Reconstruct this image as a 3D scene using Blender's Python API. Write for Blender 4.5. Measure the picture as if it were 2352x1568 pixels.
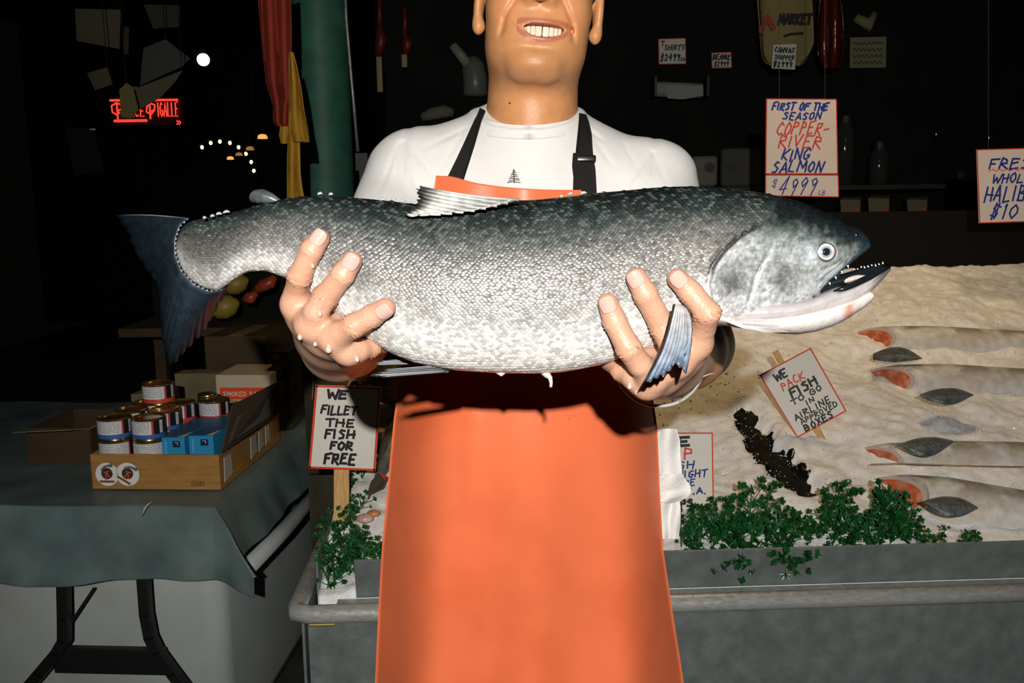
import bpy, bmesh, math, random
import numpy as np
from mathutils import Vector, Matrix

rng = random.Random(7)
nrs = np.random.RandomState(11)
SC = bpy.context.scene
COL = SC.collection
for o in list(bpy.data.objects):
    bpy.data.objects.remove(o)

# ------------------------------------------------------------------ camera
F = 2150.0
CAM = np.array([0.0, 0.0, 1.43])
PITCH = math.radians(9.0)
ROLL = math.radians(0.8)
FWD = np.array([0.0, math.cos(PITCH), -math.sin(PITCH)])
R0 = np.array([1.0, 0.0, 0.0])
U0 = np.array([0.0, math.sin(PITCH), math.cos(PITCH)])
RT = R0 * math.cos(ROLL) - U0 * math.sin(ROLL)
UP = U0 * math.cos(ROLL) + R0 * math.sin(ROLL)
cam_data = bpy.data.cameras.new('camera')
cam_data.sensor_width = 36.0
cam_data.lens = 36.0 * F / 2352.0
cam_data.clip_start = 0.02
cam_data.clip_end = 100
cam = bpy.data.objects.new('camera', cam_data)
COL.objects.link(cam)
m = Matrix((RT, UP, -FWD)).transposed().to_4x4()
m.translation = Vector(CAM)
cam.matrix_world = m
SC.camera = cam

# ------------------------------------------------------------------ world, lights, exposure
w = bpy.data.worlds.new('night')
SC.world = w
w.use_nodes = True
bg = w.node_tree.nodes['Background']
bg.inputs[0].default_value = (0.55, 0.62, 0.42, 1)
bg.inputs[1].default_value = 0.002

def area_light(name, loc, target, size, power, color, size_y=None, spread=180):
    d = bpy.data.lights.new(name, 'AREA')
    d.energy = power
    d.color = color
    d.size = size
    if size_y:
        d.shape = 'RECTANGLE'
        d.size_y = size_y
    d.spread = math.radians(spread)
    o = bpy.data.objects.new(name, d)
    COL.objects.link(o)
    o.location = loc
    o.rotation_euler = (Vector(target) - Vector(loc)).to_track_quat('-Z', 'Y').to_euler()
    return o

# the photographer's flash, a little above and behind the lens
def spot_light(name, loc, target, power, color, angle, blend, radius):
    d = bpy.data.lights.new(name, 'SPOT')
    d.energy = power
    d.color = color
    d.spot_size = math.radians(angle)
    d.spot_blend = blend
    d.shadow_soft_size = radius
    o = bpy.data.objects.new(name, d)
    COL.objects.link(o)
    o.location = loc
    o.rotation_euler = (Vector(target) - Vector(loc)).to_track_quat('-Z', 'Y').to_euler()
    return o

spot_light('camera_flash', (0.0, -0.60, 1.43 + 0.265), (0.05, 2.0, 1.18), 176.0, (1.0, 0.965, 0.91), 78, 0.75, 0.012)
# warm market lamps hanging over the fish counter
spot_light('counter_lamp', (1.15, 2.95, 2.75), (0.95, 2.75, 0.9), 38.0, (1.0, 0.68, 0.31), 82, 0.8, 0.12)
spot_light('counter_lamp', (-0.05, 3.0, 2.70), (-0.1, 2.75, 0.9), 16.0, (1.0, 0.64, 0.26), 70, 0.8, 0.12)
spot_light('sign_lamp', (1.1, 1.9, 2.6), (1.05, 2.9, 1.55), 20.0, (1.0, 0.72, 0.45), 60, 0.7, 0.08)
SC.view_settings.view_transform = 'Standard'
SC.view_settings.look = 'None'
SC.view_settings.gamma = 1.0
SC.view_settings.use_curve_mapping = False
SC.view_settings.exposure = 0.0

# ------------------------------------------------------------------ rays and points
def ray(px, py):
    return FWD + (px - 1176.0) / F * RT + (784.0 - py) / F * UP
def P(px, py, d):
    return CAM + d * ray(px, py)
def PY(px, py, y):
    r = ray(px, py)
    return CAM + r * (y / r[1])
def PX(px, py, x):
    r = ray(px, py)
    return CAM + r * (x / r[0])
def PZ(px, py, z):
    r = ray(px, py)
    return CAM + r * ((z - CAM[2]) / r[2])
ICE_Z0, ICE_Y0, ICE_S = 0.70, 1.85, 0.34
def ice_z(y):
    return ICE_Z0 + ICE_S * (y - ICE_Y0)
def ICE(px, py, lift=0.0):
    r = ray(px, py)
    t = (ICE_Z0 + lift - ICE_S * ICE_Y0 - CAM[2] + ICE_S * CAM[1]) / (r[2] - ICE_S * r[1])
    return CAM + t * r

# ------------------------------------------------------------------ materials
MATS = {}
def mat(name, color=(0.5, 0.5, 0.5), rough=0.5, metal=0.0, spec=0.5, var=0.0, vscale=8.0, bump=0.0, bscale=60.0,
        emit=None, estr=1.0, attr=False, sss=0.0, alpha=1.0, trans=0.0, ior=1.45, coat=0.0, col2=None, c2scale=6.0,
        c2lo=0.45, c2hi=0.6, bdetail=4.0, sheen=0.0, stretch=None, rvar=0.0):
    if name in MATS:
        return MATS[name]
    M = bpy.data.materials.new(name)
    M.use_nodes = True
    nt = M.node_tree
    b = nt.nodes['Principled BSDF']
    L = nt.links
    b.inputs['Roughness'].default_value = rough
    b.inputs['Metallic'].default_value = metal
    b.inputs['Specular IOR Level'].default_value = spec
    b.inputs['IOR'].default_value = ior
    b.inputs['Base Color'].default_value = (*color, 1)
    if sss:
        b.inputs['Subsurface Weight'].default_value = sss
        b.inputs['Subsurface Radius'].default_value = (1.0, 0.35, 0.2)
        b.inputs['Subsurface Scale'].default_value = 0.008
    if trans:
        b.inputs['Transmission Weight'].default_value = trans
    if alpha < 1:
        b.inputs['Alpha'].default_value = alpha
    if coat:
        b.inputs['Coat Weight'].default_value = coat
        b.inputs['Coat Roughness'].default_value = 0.15
    if emit:
        b.inputs['Emission Color'].default_value = (*emit, 1)
        b.inputs['Emission Strength'].default_value = estr
    src = None
    tc = None
    def coords():
        nonlocal tc
        if tc is None:
            t = nt.nodes.new('ShaderNodeTexCoord')
            tc = t.outputs['Object']
            if stretch:
                mp = nt.nodes.new('ShaderNodeMapping')
                mp.inputs['Scale'].default_value = stretch
                L.new(tc, mp.inputs['Vector'])
                tc = mp.outputs['Vector']
        return tc
    if attr:
        a = nt.nodes.new('ShaderNodeAttribute')
        a.attribute_name = 'tint'
        src = a.outputs['Color']
    if col2:
        n = nt.nodes.new('ShaderNodeTexNoise')
        n.inputs['Scale'].default_value = c2scale
        n.inputs['Detail'].default_value = 5
        L.new(coords(), n.inputs['Vector'])
        mr = nt.nodes.new('ShaderNodeMapRange')
        mr.inputs['From Min'].default_value = c2lo
        mr.inputs['From Max'].default_value = c2hi
        L.new(n.outputs['Fac'], mr.inputs['Value'])
        mx = nt.nodes.new('ShaderNodeMix')
        mx.data_type = 'RGBA'
        L.new(mr.outputs['Result'], mx.inputs['Factor'])
        if src:
            L.new(src, mx.inputs['A'])
        else:
            mx.inputs['A'].default_value = (*color, 1)
        mx.inputs['B'].default_value = (*col2, 1)
        src = mx.outputs['Result']
    if var:
        n = nt.nodes.new('ShaderNodeTexNoise')
        n.inputs['Scale'].default_value = vscale
        n.inputs['Detail'].default_value = 6
        L.new(coords(), n.inputs['Vector'])
        mr = nt.nodes.new('ShaderNodeMapRange')
        mr.inputs['From Min'].default_value = 0.3
        mr.inputs['From Max'].default_value = 0.7
        mr.inputs['To Min'].default_value = 1 - var
        mr.inputs['To Max'].default_value = 1 + var
        L.new(n.outputs['Fac'], mr.inputs['Value'])
        mx = nt.nodes.new('ShaderNodeMix')
        mx.data_type = 'RGBA'
        mx.blend_type = 'MULTIPLY'
        mx.inputs['Factor'].default_value = 1.0
        if src:
            L.new(src, mx.inputs['A'])
        else:
            mx.inputs['A'].default_value = (*color, 1)
        L.new(mr.outputs['Result'], mx.inputs['B'])
        src = mx.outputs['Result']
        if rvar:
            mr2 = nt.nodes.new('ShaderNodeMapRange')
            mr2.inputs['From Min'].default_value = 0.3
            mr2.inputs['From Max'].default_value = 0.7
            mr2.inputs['To Min'].default_value = max(0.02, rough - rvar)
            mr2.inputs['To Max'].default_value = min(1, rough + rvar)
            L.new(n.outputs['Fac'], mr2.inputs['Value'])
            L.new(mr2.outputs['Result'], b.inputs['Roughness'])
    if src:
        L.new(src, b.inputs['Base Color'])
    if bump:
        n = nt.nodes.new('ShaderNodeTexNoise')
        n.inputs['Scale'].default_value = bscale
        n.inputs['Detail'].default_value = bdetail
        L.new(coords(), n.inputs['Vector'])
        bp = nt.nodes.new('ShaderNodeBump')
        bp.inputs['Strength'].default_value = bump
        bp.inputs['Distance'].default_value = 0.004
        L.new(n.outputs['Fac'], bp.inputs['Height'])
        L.new(bp.outputs['Normal'], b.inputs['Normal'])
    MATS[name] = M
    return M

# ------------------------------------------------------------------ object helpers
def tag(o, label=None, cat=None, group=None, kind=None):
    if label: o['label'] = label
    if cat: o['category'] = cat
    if group: o['group'] = group
    if kind: o['kind'] = kind
    return o

def empty(name, loc, label=None, cat=None, group=None):
    o = bpy.data.objects.new(name, None)
    o.empty_display_size = 0.05
    COL.objects.link(o)
    o.location = Vector(loc)
    return tag(o, label, cat, group)

def wloc(o):
    """world translation of an object of ours (translations only)"""
    return Vector(o['_w']) if '_w' in o else Vector(o.location)

def mesh_of(name, verts, faces, mats, smooth=True, tint=None, fm=None):
    me = bpy.data.meshes.new(name)
    v = np.asarray(verts, dtype=np.float64)
    if isinstance(faces, np.ndarray):
        n = faces.shape[1]
        nf = len(faces)
        me.vertices.add(len(v))
        me.vertices.foreach_set('co', v.astype(np.float32).ravel())
        me.loops.add(nf * n)
        me.loops.foreach_set('vertex_index', faces.astype(np.int32).ravel())
        me.polygons.add(nf)
        me.polygons.foreach_set('loop_start', np.arange(0, nf * n, n, dtype=np.int32))
        me.update(calc_edges=True)
        me.validate()
    else:
        me.from_pydata([tuple(x) for x in v], [], [tuple(f) for f in faces])
        me.update()
    if not isinstance(mats, (list, tuple)):
        mats = [mats]
    for x in mats:
        me.materials.append(x)
    if fm is not None:
        me.polygons.foreach_set('material_index', np.asarray(fm, dtype=np.int32))
    me.polygons.foreach_set('use_smooth', np.full(len(me.polygons), bool(smooth)))
    if tint is not None:
        ca = me.color_attributes.new('tint', 'FLOAT_COLOR', 'POINT')
        t = np.ones((len(v), 4), dtype=np.float32)
        t[:, :3] = tint
        ca.data.foreach_set('color', t.ravel())
    return me

def mk(name, verts, faces, mats, parent=None, smooth=True, tint=None, fm=None, origin=None):
    """one mesh object from world-space vertices; its origin sits at the base of the shape"""
    v = np.asarray(verts, dtype=np.float64)
    if origin is None:
        lo, hi = v.min(0), v.max(0)
        origin = np.array([(lo[0] + hi[0]) / 2, (lo[1] + hi[1]) / 2, lo[2]])
    me = mesh_of(name, v - origin, faces, mats, smooth, tint, fm)
    o = bpy.data.objects.new(name, me)
    COL.objects.link(o)
    o.location = Vector(origin)
    o['_w'] = tuple(float(x) for x in origin)
    if parent is not None:
        o.parent = parent
        o.matrix_parent_inverse = Matrix.Translation(-wloc(parent))
    return o

def mkl(name, verts, faces, mats, parent, smooth=True, tint=None, fm=None):
    """a part in its parent's own local coordinates"""
    me = mesh_of(name, verts, faces, mats, smooth, tint, fm)
    o = bpy.data.objects.new(name, me)
    COL.objects.link(o)
    o.parent = parent
    return o

def copy_tree(o, parent=None):
    c = o.copy()
    COL.objects.link(c)
    if parent is not None:
        c.parent = parent
    for ch in list(o.children):
        copy_tree(ch, c)
    return c

class MB:
    """collects shapes into one mesh"""
    def __init__(s):
        s.v, s.f, s.m = [], [], []
    def add(s, v, f, mi=0):
        o = len(s.v)
        s.v += [tuple(float(c) for c in x) for x in v]
        s.f += [tuple(int(i) + o for i in x) for x in f]
        s.m += [mi] * len(f)
        return s
    def box(s, c, size, rot=None, mi=0, bev=0.0):
        c = np.array(c, float); h = np.array(size, float) / 2
        R = np.eye(3) if rot is None else np.array(rot)
        if bev <= 0:
            v = [c + R @ (h * np.array(q)) for q in [(-1,-1,-1),(1,-1,-1),(1,1,-1),(-1,1,-1),(-1,-1,1),(1,-1,1),(1,1,1),(-1,1,1)]]
            return s.add(v, [(0,3,2,1),(4,5,6,7),(0,1,5,4),(1,2,6,5),(2,3,7,6),(3,0,4,7)], mi)
        bm = bmesh.new()
        bmesh.ops.create_cube(bm, size=1.0)
        for q in bm.verts:
            q.co = Vector((q.co.x * 2 * h[0], q.co.y * 2 * h[1], q.co.z * 2 * h[2]))
        bmesh.ops.bevel(bm, geom=bm.edges[:], offset=min(bev, 0.45 * 2 * h.min()), segments=2, affect='EDGES', profile=0.6)
        bm.verts.index_update()
        v = [c + R @ np.array(q.co) for q in bm.verts]
        f = [[q.index for q in fc.verts] for fc in bm.faces]
        bm.free()
        return s.add(v, f, mi)
    def tube(s, pts, r, n=10, mi=0, caps=True, flat=None):
        pts = [np.array(p, float) for p in pts]
        k = len(pts)
        rr = r if hasattr(r, '__len__') else [r] * k
        V, Fc = [], []
        prev = None
        for i, p in enumerate(pts):
            t = pts[min(i + 1, k - 1)] - pts[max(i - 1, 0)]
            t = t / (np.linalg.norm(t) + 1e-12)
            if prev is None:
                a = np.array([0, 0, 1.0]) if abs(t[2]) < 0.9 else np.array([1.0, 0, 0])
            else:
                a = prev
            a = a - t * a.dot(t)
            a /= np.linalg.norm(a) + 1e-12
            prev = a
            b = np.cross(t, a)
            for j in range(n):
                q = 2 * math.pi * j / n
                V.append(p + rr[i] * (a * math.cos(q) + b * math.sin(q)))
        for i in range(k - 1):
            for j in range(n):
                Fc.append((i*n+j, i*n+(j+1) % n, (i+1)*n+(j+1) % n, (i+1)*n+j))
        if caps:
            Fc.append(tuple(range(n))[::-1])
            Fc.append(tuple((k-1)*n + j for j in range(n)))
        return s.add(V, Fc, mi)
    def lathe(s, prof, n=24, c=(0, 0, 0), mi=0, axis=None):
        V, Fc = [], []
        k = len(prof)
        c = np.array(c, float)
        A = np.eye(3) if axis is None else np.array(axis)
        for r, z in prof:
            for j in range(n):
                q = 2 * math.pi * j / n
                V.append(c + A @ np.array([r * math.cos(q), r * math.sin(q), z]))
        for i in range(k - 1):
            for j in range(n):
                Fc.append((i*n+j, i*n+(j+1) % n, (i+1)*n+(j+1) % n, (i+1)*n+j))
        return s.add(V, Fc, mi)
    def blob(s, c, r, R=None, n=12, mi=0):
        V, Fc = [], []
        A = np.eye(3) if R is None else np.array(R)
        c = np.array(c, float); r = np.array(r, float)
        mrow = n // 2 + 1
        for i in range(mrow):
            a = math.pi * i / (mrow - 1)
            for j in range(n):
                q = 2 * math.pi * j / n
                V.append(c + A @ (r * np.array([math.sin(a) * math.cos(q), math.sin(a) * math.sin(q), math.cos(a)])))
        for i in range(mrow - 1):
            for j in range(n):
                Fc.append((i*n+j, (i+1)*n+j, (i+1)*n+(j+1) % n, i*n+(j+1) % n))
        return s.add(V, Fc, mi)
    def build(s, name, mats, parent=None, smooth=False, origin=None):
        return mk(name, s.v, s.f, mats, parent, smooth, fm=s.m, origin=origin)
    def buildl(s, name, mats, parent, smooth=False):
        return mkl(name, s.v, s.f, mats, parent, smooth, fm=s.m)

def auto_smooth(o, ang=40):
    me = o.data
    me.polygons.foreach_set('use_smooth', np.ones(len(me.polygons), bool))
    bm = bmesh.new(); bm.from_mesh(me)
    for e in bm.edges:
        if len(e.link_faces) == 2 and e.calc_face_angle(0) > math.radians(ang):
            e.smooth = False
    bm.to_mesh(me); bm.free()
    return o

def grid_faces(nu, nv, close_u=False):
    f = []
    for i in range(nu - (0 if close_u else 1)):
        for j in range(nv - 1):
            a, b = i * nv + j, ((i + 1) % nu) * nv + j
            f.append((a, b, b + 1, a + 1))
    return f

def sheet(name, grid, thick, mats, parent=None, smooth=True, tint=None, flip=False):
    """a thick sheet from an (nu,nv,3) grid: front, back and rim"""
    g = np.asarray(grid, float)
    nu, nv, _ = g.shape
    du = np.gradient(g, axis=0); dv = np.gradient(g, axis=1)
    n = np.cross(du, dv)
    n /= np.linalg.norm(n, axis=2, keepdims=True) + 1e-12
    if flip: n = -n
    V = np.concatenate([g.reshape(-1, 3), (g - n * thick).reshape(-1, 3)])
    N = nu * nv
    f = []
    for q in grid_faces(nu, nv):
        f.append(q[::-1] if flip else q)
        r = tuple(x + N for x in q)
        f.append(r if flip else r[::-1])
    def rim(idx):
        for a, b in zip(idx[:-1], idx[1:]):
            f.append((a, a + N, b + N, b))
    rim([i * nv for i in range(nu)])
    rim([i * nv + nv - 1 for i in range(nu)][::-1])
    rim([j for j in range(nv)][::-1])
    rim([(nu - 1) * nv + j for j in range(nv)])
    if tint is not None:
        tint = np.concatenate([tint.reshape(-1, 3)] * 2)
    return mk(name, V, f, mats, parent, smooth, tint=tint)

def slab(name, poly, nrm, thick, mats, parent=None, smooth=False):
    """a flat outline (world points, any n) given real thickness along nrm"""
    p = np.array(poly, float); n = np.array(nrm, float); n /= np.linalg.norm(n)
    k = len(p)
    V = np.concatenate([p, p + n * thick])
    f = [tuple(range(k)), tuple(range(k, 2 * k))[::-1]]
    f += [(i, i + k, (i + 1) % k + k, (i + 1) % k) for i in range(k)]
    return mk(name, V, f, mats, parent, smooth)

def interp_poly(pts, n):
    """n points evenly spaced along a polyline, lightly rounded"""
    p = np.array(pts, float)
    s = np.concatenate([[0], np.cumsum(np.linalg.norm(np.diff(p, axis=0), axis=1))])
    t = np.linspace(0, s[-1], n)
    return np.stack([np.interp(t, s, p[:, k]) for k in range(p.shape[1])], 1)

def smooth_interp(xs, ks, vs, win):
    """piecewise-linear knots, box-smoothed over +-win"""
    xs = np.asarray(xs, float)
    out = np.zeros_like(xs)
    o = np.linspace(-win, win, 9)
    wgt = 1 - np.abs(o) / (win * 1.2)
    for d, q in zip(o, wgt):
        out += q * np.interp(xs + d, ks, vs)
    return out / wgt.sum()

# ------------------------------------------------------------------ brush lettering
FONT = {
'A':'0,0 .45,1 .9,0|.15,.35 .8,.38','B':'0,0 .05,1 .6,.9 .6,.6 .05,.52 .75,.4 .7,.08 0,0','C':'.85,.85 .5,1 .1,.7 .05,.3 .4,0 .85,.15',
'D':'0,0 .05,1 .6,.9 .85,.5 .6,.08 0,0','E':'.85,1 .08,.98 0,0 .8,.03|.03,.52 .65,.55','F':'.95,1 .08,.98 0,0|.03,.52 .65,.55',
'G':'.85,.85 .5,1 .08,.65 .1,.2 .5,0 .85,.2 .85,.45 .5,.45','H':'0,0 .05,1|.8,0 .82,1|.0,.5 .95,.53','I':'.3,0 .33,1',
'J':'.6,1 .6,.2 .3,0 .05,.2','K':'0,0 .08,1|.85,1 .08,.45 .85,0','L':'.05,1 0,0 .75,.03','M':'0,0 .1,1 .48,.3 .85,1 .95,0',
'N':'0,0 .06,1 .8,0 .86,1','O':'.45,1 .05,.65 .1,.2 .45,0 .82,.3 .8,.75 .45,1','P':'0,0 .06,1 .7,.9 .7,.55 .04,.46',
'Q':'.45,1 .05,.6 .4,0 .82,.4 .45,1|.5,.25 .9,-.05','R':'0,0 .06,1 .7,.9 .68,.58 .05,.5 .85,0','S':'.8,.88 .4,1 .1,.75 .7,.42 .6,.08 .05,.08',
'T':'-.05,.95 .95,1|.45,.97 .4,0','U':'.03,1 .05,.25 .4,0 .75,.25 .8,1','V':'0,1 .38,0 .85,1','W':'0,1 .2,0 .48,.7 .72,0 1,1',
'X':'0,0 .85,1|.05,1 .8,0','Y':'0,1 .4,.5|.85,1 .35,0','Z':'.05,1 .8,1 0,0 .85,0',
'0':'.45,1 .08,.7 .1,.25 .42,0 .78,.3 .76,.75 .45,1','1':'.2,.8 .45,1 .4,0','2':'.08,.75 .4,1 .72,.7 .05,.02 .85,.03','3':'.1,.95 .7,.95 .35,.55 .75,.3 .45,0 .05,.1',
'4':'.6,0 .65,1 .05,.35 .85,.36','5':'.8,1 .2,1 .12,.55 .6,.6 .72,.2 .05,.03','6':'.7,.95 .2,.55 .1,.2 .45,0 .75,.25 .5,.5 .15,.3','7':'.05,1 .82,1 .3,0',
'8':'.45,.52 .1,.8 .45,1 .75,.8 .1,.2 .45,0 .78,.22 .45,.52','9':'.75,.75 .4,.5 .1,.75 .45,1 .75,.8 .5,0',
'$':'.8,.8 .4,.92 .12,.7 .72,.38 .5,.1 .05,.15|.3,-.1 .35,1.1|.55,-.1 .6,1.1','-':'.1,.45 .75,.5','.':'.2,0 .28,.08','#':'.25,0 .4,1|.6,0 .75,1|.05,.33 .9,.38|.1,.65 .95,.7',
'"':'.2,1 .25,.7|.55,1 .6,.7','/':'0,0 .7,1',"'":'.3,1 .25,.75',
}
def strokes(text, x0, y0, h, aspect=0.62, gap=0.28, slant=0.12, jit=0.05, rnd=rng):
    """2-D polylines of a line of brush lettering; returns (polylines, width)"""
    out = []
    x = x0
    wch = h * aspect
    for ch in text:
        if ch == ' ':
            x += wch * 0.75
            continue
        g = FONT.get(ch)
        cw = wch * (0.4 if ch in "I.1'" else (1.25 if ch in 'MW' else 1.0))
        if g:
            dy = rnd.uniform(-jit, jit) * h
            for st in g.split('|'):
                pl = []
                for q in st.split():
                    a, b = q.split(',')
                    a, b = float(a) + rnd.uniform(-jit, jit), float(b) + rnd.uniform(-jit, jit)
                    if ch == 'I': a -= .2
                    pl.append((x + a * cw + slant * b * h, y0 + b * h + dy))
                out.append(pl)
        x += cw + wch * gap
    return out, x - x0 - wch * gap
def ribbons(mb, polys, fr, width, lift, mi=0):
    """flat brush strokes on the plane fr=(origin, right, up, normal)"""
    O, A, B, N = [np.array(q, float) for q in fr]
    z = lift
    for pl in polys:
        p = np.array(pl, float)
        for a, b in zip(p[:-1], p[1:]):
            d = b - a
            l = math.hypot(*d)
            if l < 1e-9: continue
            d = d / l
            n = np.array([-d[1], d[0]]) * width / 2
            e = d * width * 0.35
            z += 2e-6
            q = [a - e - n, b + e - n, b + e + n, a - e + n]
            mb.add([O + A * s[0] + B * s[1] + N * z for s in q], [(0, 1, 2, 3)], mi)
def text_part(parent, lines, fr, mats_by, name='lettering', jit=0.05):
    """lines: (text, x, y, h, stroke width, colour key, aspect, slant)"""
    by = {}
    for (t, x, y, h, sw, ck, asp, sl) in lines:
        s, wd = strokes(t, x, y, h, asp, 0.25, sl, jit)
        ribbons(by.setdefault(ck, MB()), s, fr, sw, 0.0006)
    for ck, mb in by.items():
        mb.build(name, mats_by[ck], parent)
def fit(text, w, h):
    """aspect so that text of height h is w wide"""
    n = 0.0
    for ch in text:
        n += 0.75 if ch == ' ' else ((0.4 if ch in "I.1'" else (1.25 if ch in 'MW' else 1.0)) + 0.25)
    return w / h / max(n - 0.25, 0.1)
# ================================================================== the place
def struct(o):
    o['kind'] = 'structure'
    return o
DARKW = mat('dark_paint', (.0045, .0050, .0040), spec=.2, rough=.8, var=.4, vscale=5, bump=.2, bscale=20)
struct(MB().box((1.0, 5.5, -.03), (12, 14, .06)).build('floor', mat('wet_concrete', (.035, .036, .034), rough=.45, var=.4, vscale=3, bump=.3, bscale=25)))
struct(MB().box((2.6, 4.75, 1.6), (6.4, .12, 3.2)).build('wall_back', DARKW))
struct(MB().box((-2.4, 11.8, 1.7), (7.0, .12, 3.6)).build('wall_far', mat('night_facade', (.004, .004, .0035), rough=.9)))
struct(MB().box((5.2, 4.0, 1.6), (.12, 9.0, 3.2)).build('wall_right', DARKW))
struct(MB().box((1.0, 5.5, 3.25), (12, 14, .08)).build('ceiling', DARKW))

# ---- green steel column and the pipe beside it
CY = 3.45
cb = PY(741, 250, CY)
COLM = mat('green_enamel', (.029, .115, .080), rough=.55, spec=.4, var=.22, vscale=14, bump=.12, bscale=60)
col = empty('column', (cb[0], CY, 0), 'dark green painted round steel column behind the hanging red cloth', 'column')
rC = .1010
mb = MB().lathe([(rC, 0.02), (rC, 3.2)], 48, (cb[0], CY, 0))
mb.build('shaft', COLM, col, smooth=True)
MB().lathe([(.001, 0), (.13, 0), (.13, .02), (rC + .02, .05), (rC, .07)], 40, (cb[0], CY, 0)).build('base_flange', COLM, col, smooth=False)
pp = MB().tube([PY(822, 348, 3.35), PY(808, 190, 3.35), PY(795, 40, 3.35), PY(790, -120, 3.35)], .0055, 10)
tag(pp.build('conduit_pipe', mat('galvanised', (.32, .33, .32), rough=.45, metal=.6, var=.3, vscale=60), None, smooth=True), 'thin grey conduit pipe running down beside the green column', 'pipe')
MB().box(PY(832, 372, 3.32), (.042, .03, .06)).build('pipe_box', mat('black_plastic2', (.01, .01, .01), rough=.5), bpy.data.objects['conduit_pipe'])

# ---- stainless counter holding the ice
STEEL = mat('brushed_steel', (.44, .44, .42), rough=.34, metal=.35, var=.15, vscale=60, bump=.12, bscale=180, stretch=(1, 1, 4), rvar=.10)
STEELD = mat('worn_steel', (.17, .195, .19), rough=.42, metal=.30, var=.14, vscale=30, bump=.15, bscale=120, rvar=.12)
yawc = math.radians(2.2)
TO = PZ(676, 1412, .655)                         # left front corner of the rail
TR = np.array([math.cos(yawc), math.sin(yawc), 0]); TD = np.array([-math.sin(yawc), math.cos(yawc), 0]); TZ = np.array([0, 0, 1.0])
def TK(u, v, z): return np.array([TO[0], TO[1], 0]) + TR * u + TD * v + TZ * z
RT3 = np.stack([TR, TD, TZ], 1)
LEN = 2.6
tank = empty('ice_counter', TK(LEN / 2, .7, 0), 'long stainless steel counter filled with crushed ice and fish', 'counter')
MB().tube([TK(-.002 + .0, 1.5, .655), TK(.0, .03, .655), TK(.004, .008, .655), TK(.03, 0, .655), TK(LEN, 0, .655)], .0175, 16).build('rail', STEEL, tank, smooth=True)
MB().box(TK(LEN / 2 + .012, .012, .46), (LEN - .02, .006, .36), RT3, bev=.002).build('front_panel', STEELD, tank)
MB().box(TK(.012, .75, .46), (.006, 1.47, .36), RT3, bev=.002).build('end_panel', STEELD, tank)
MB().box(TK(LEN / 2 + .04, .040, .645), (LEN - .06, .075, .008), RT3).build('ledge', STEEL, tank)
mb = MB().box(TK(LEN / 2 + .055, .078, .690), (LEN - .10, .005, .085), RT3 @ np.array([[1, 0, 0], [0, .985, -.17], [0, .17, .985]]), bev=.0015)
mb.build('lip_plate', STEELD, tank)
MB().box(TK(.028, .80, .690), (.005, 1.40, .085), RT3, bev=.0015).build('end_lip_plate', STEELD, tank)
MB().box(TK(LEN / 2, .8, .30), (LEN - .08, 1.4, .04), RT3).build('bottom_pan', STEELD, tank)
for (u, v) in ((.06, .08), (LEN - .1, .08), (.06, 1.4), (LEN - .1, 1.4)):
    MB().box(TK(u, v, .145), (.05, .05, .29), RT3, bev=.004).build('leg', STEELD, tank)
MB().box(TK(.05, .004, .632), (.05, .006, .006), RT3, bev=.002).build('hinge_clip', mat('brass', (.45, .36, .15), rough=.4, metal=.8), tank)
MB().box(TK(LEN / 2, 1.52, .75), (LEN, .03, 1.2), RT3).build('back_panel', mat('dark_backing', (.004, .004, .0036), rough=.8, spec=.2), tank)

# ---- crushed ice: one heaped bed plus loose grains
def ice_h(x, y):
    n = fbm(x * 3.1 + 7, y * 3.1 + 3, 31, 3) - .5
    n2 = fbm(x * 14, y * 14, 41, 3) - .5
    n3 = vnoise(x * 70, y * 70, 51) - .5
    h = ICE_Z0 + ICE_S * (y - ICE_Y0) + .050 * n + .026 * n2 + .006 * n3
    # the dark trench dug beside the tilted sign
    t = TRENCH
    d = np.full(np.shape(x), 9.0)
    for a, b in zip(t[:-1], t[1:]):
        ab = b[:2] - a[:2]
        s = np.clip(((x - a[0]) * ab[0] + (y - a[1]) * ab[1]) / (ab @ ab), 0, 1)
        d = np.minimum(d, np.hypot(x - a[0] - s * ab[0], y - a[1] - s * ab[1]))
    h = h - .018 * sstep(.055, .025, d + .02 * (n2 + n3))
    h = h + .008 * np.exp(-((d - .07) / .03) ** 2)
    return h
# ================================================================== the king salmon
D0 = 0.74
FX = np.array([402,408,420,440,470,500,520,545,570,610,660,700,760,800,850,900,950,1000,1050,1150,1230,1290,1330,1380,1440,1500,1560,1600,1640,1680,1720,1760,1800,1840,1870,1900,1930,1955,1980,1992,1998], float)
FT = np.array([556,535,517,507,500,494,490,485,478,466,455,451,451,453,457,462,468,470,468,462,458,452,448,442,437,431,428,428,429,433,438,444,453,464,476,489,504,516,530,543,556], float)
FB = np.array([572,600,622,645,662,668,656,637,624,622,640,662,712,745,782,812,832,843,851,857,858,855,848,838,820,800,778,764,750,742,738,730,720,708,692,655,625,603,582,573,567], float)
HX = np.array([402,450,520,600,700,850,1000,1200,1500,1650,1750,1850,1930,1970,1998], float)
HW = np.array([.006,.011,.014,.018,.026,.036,.041,.043,.042,.041,.038,.031,.022,.015,.006], float)
def f_top(x): return smooth_interp(x, FX, FT, 9)
def f_bot(x): return smooth_interp(x, FX, FB, 9)
def f_hw(x): return smooth_interp(x, HX, HW, 20)
def f_mid(x): return D0 + 0.022 * np.clip((760 - np.asarray(x, float)) / 360, 0, 1.4) ** 2
GILL_Y = np.array([440, 500, 522, 545, 580, 612, 650, 690, 722, 745, 790], float)
GILL_X = np.array([1800, 1765, 1742, 1702, 1664, 1642, 1631, 1636, 1652, 1690, 1760], float)
def gill_s(px, py):
    return px - np.interp(py, GILL_Y, GILL_X)
def sstep(a, b, x):
    t = np.clip((x - a) / (b - a), 0, 1)
    return t * t * (3 - 2 * t)
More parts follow.
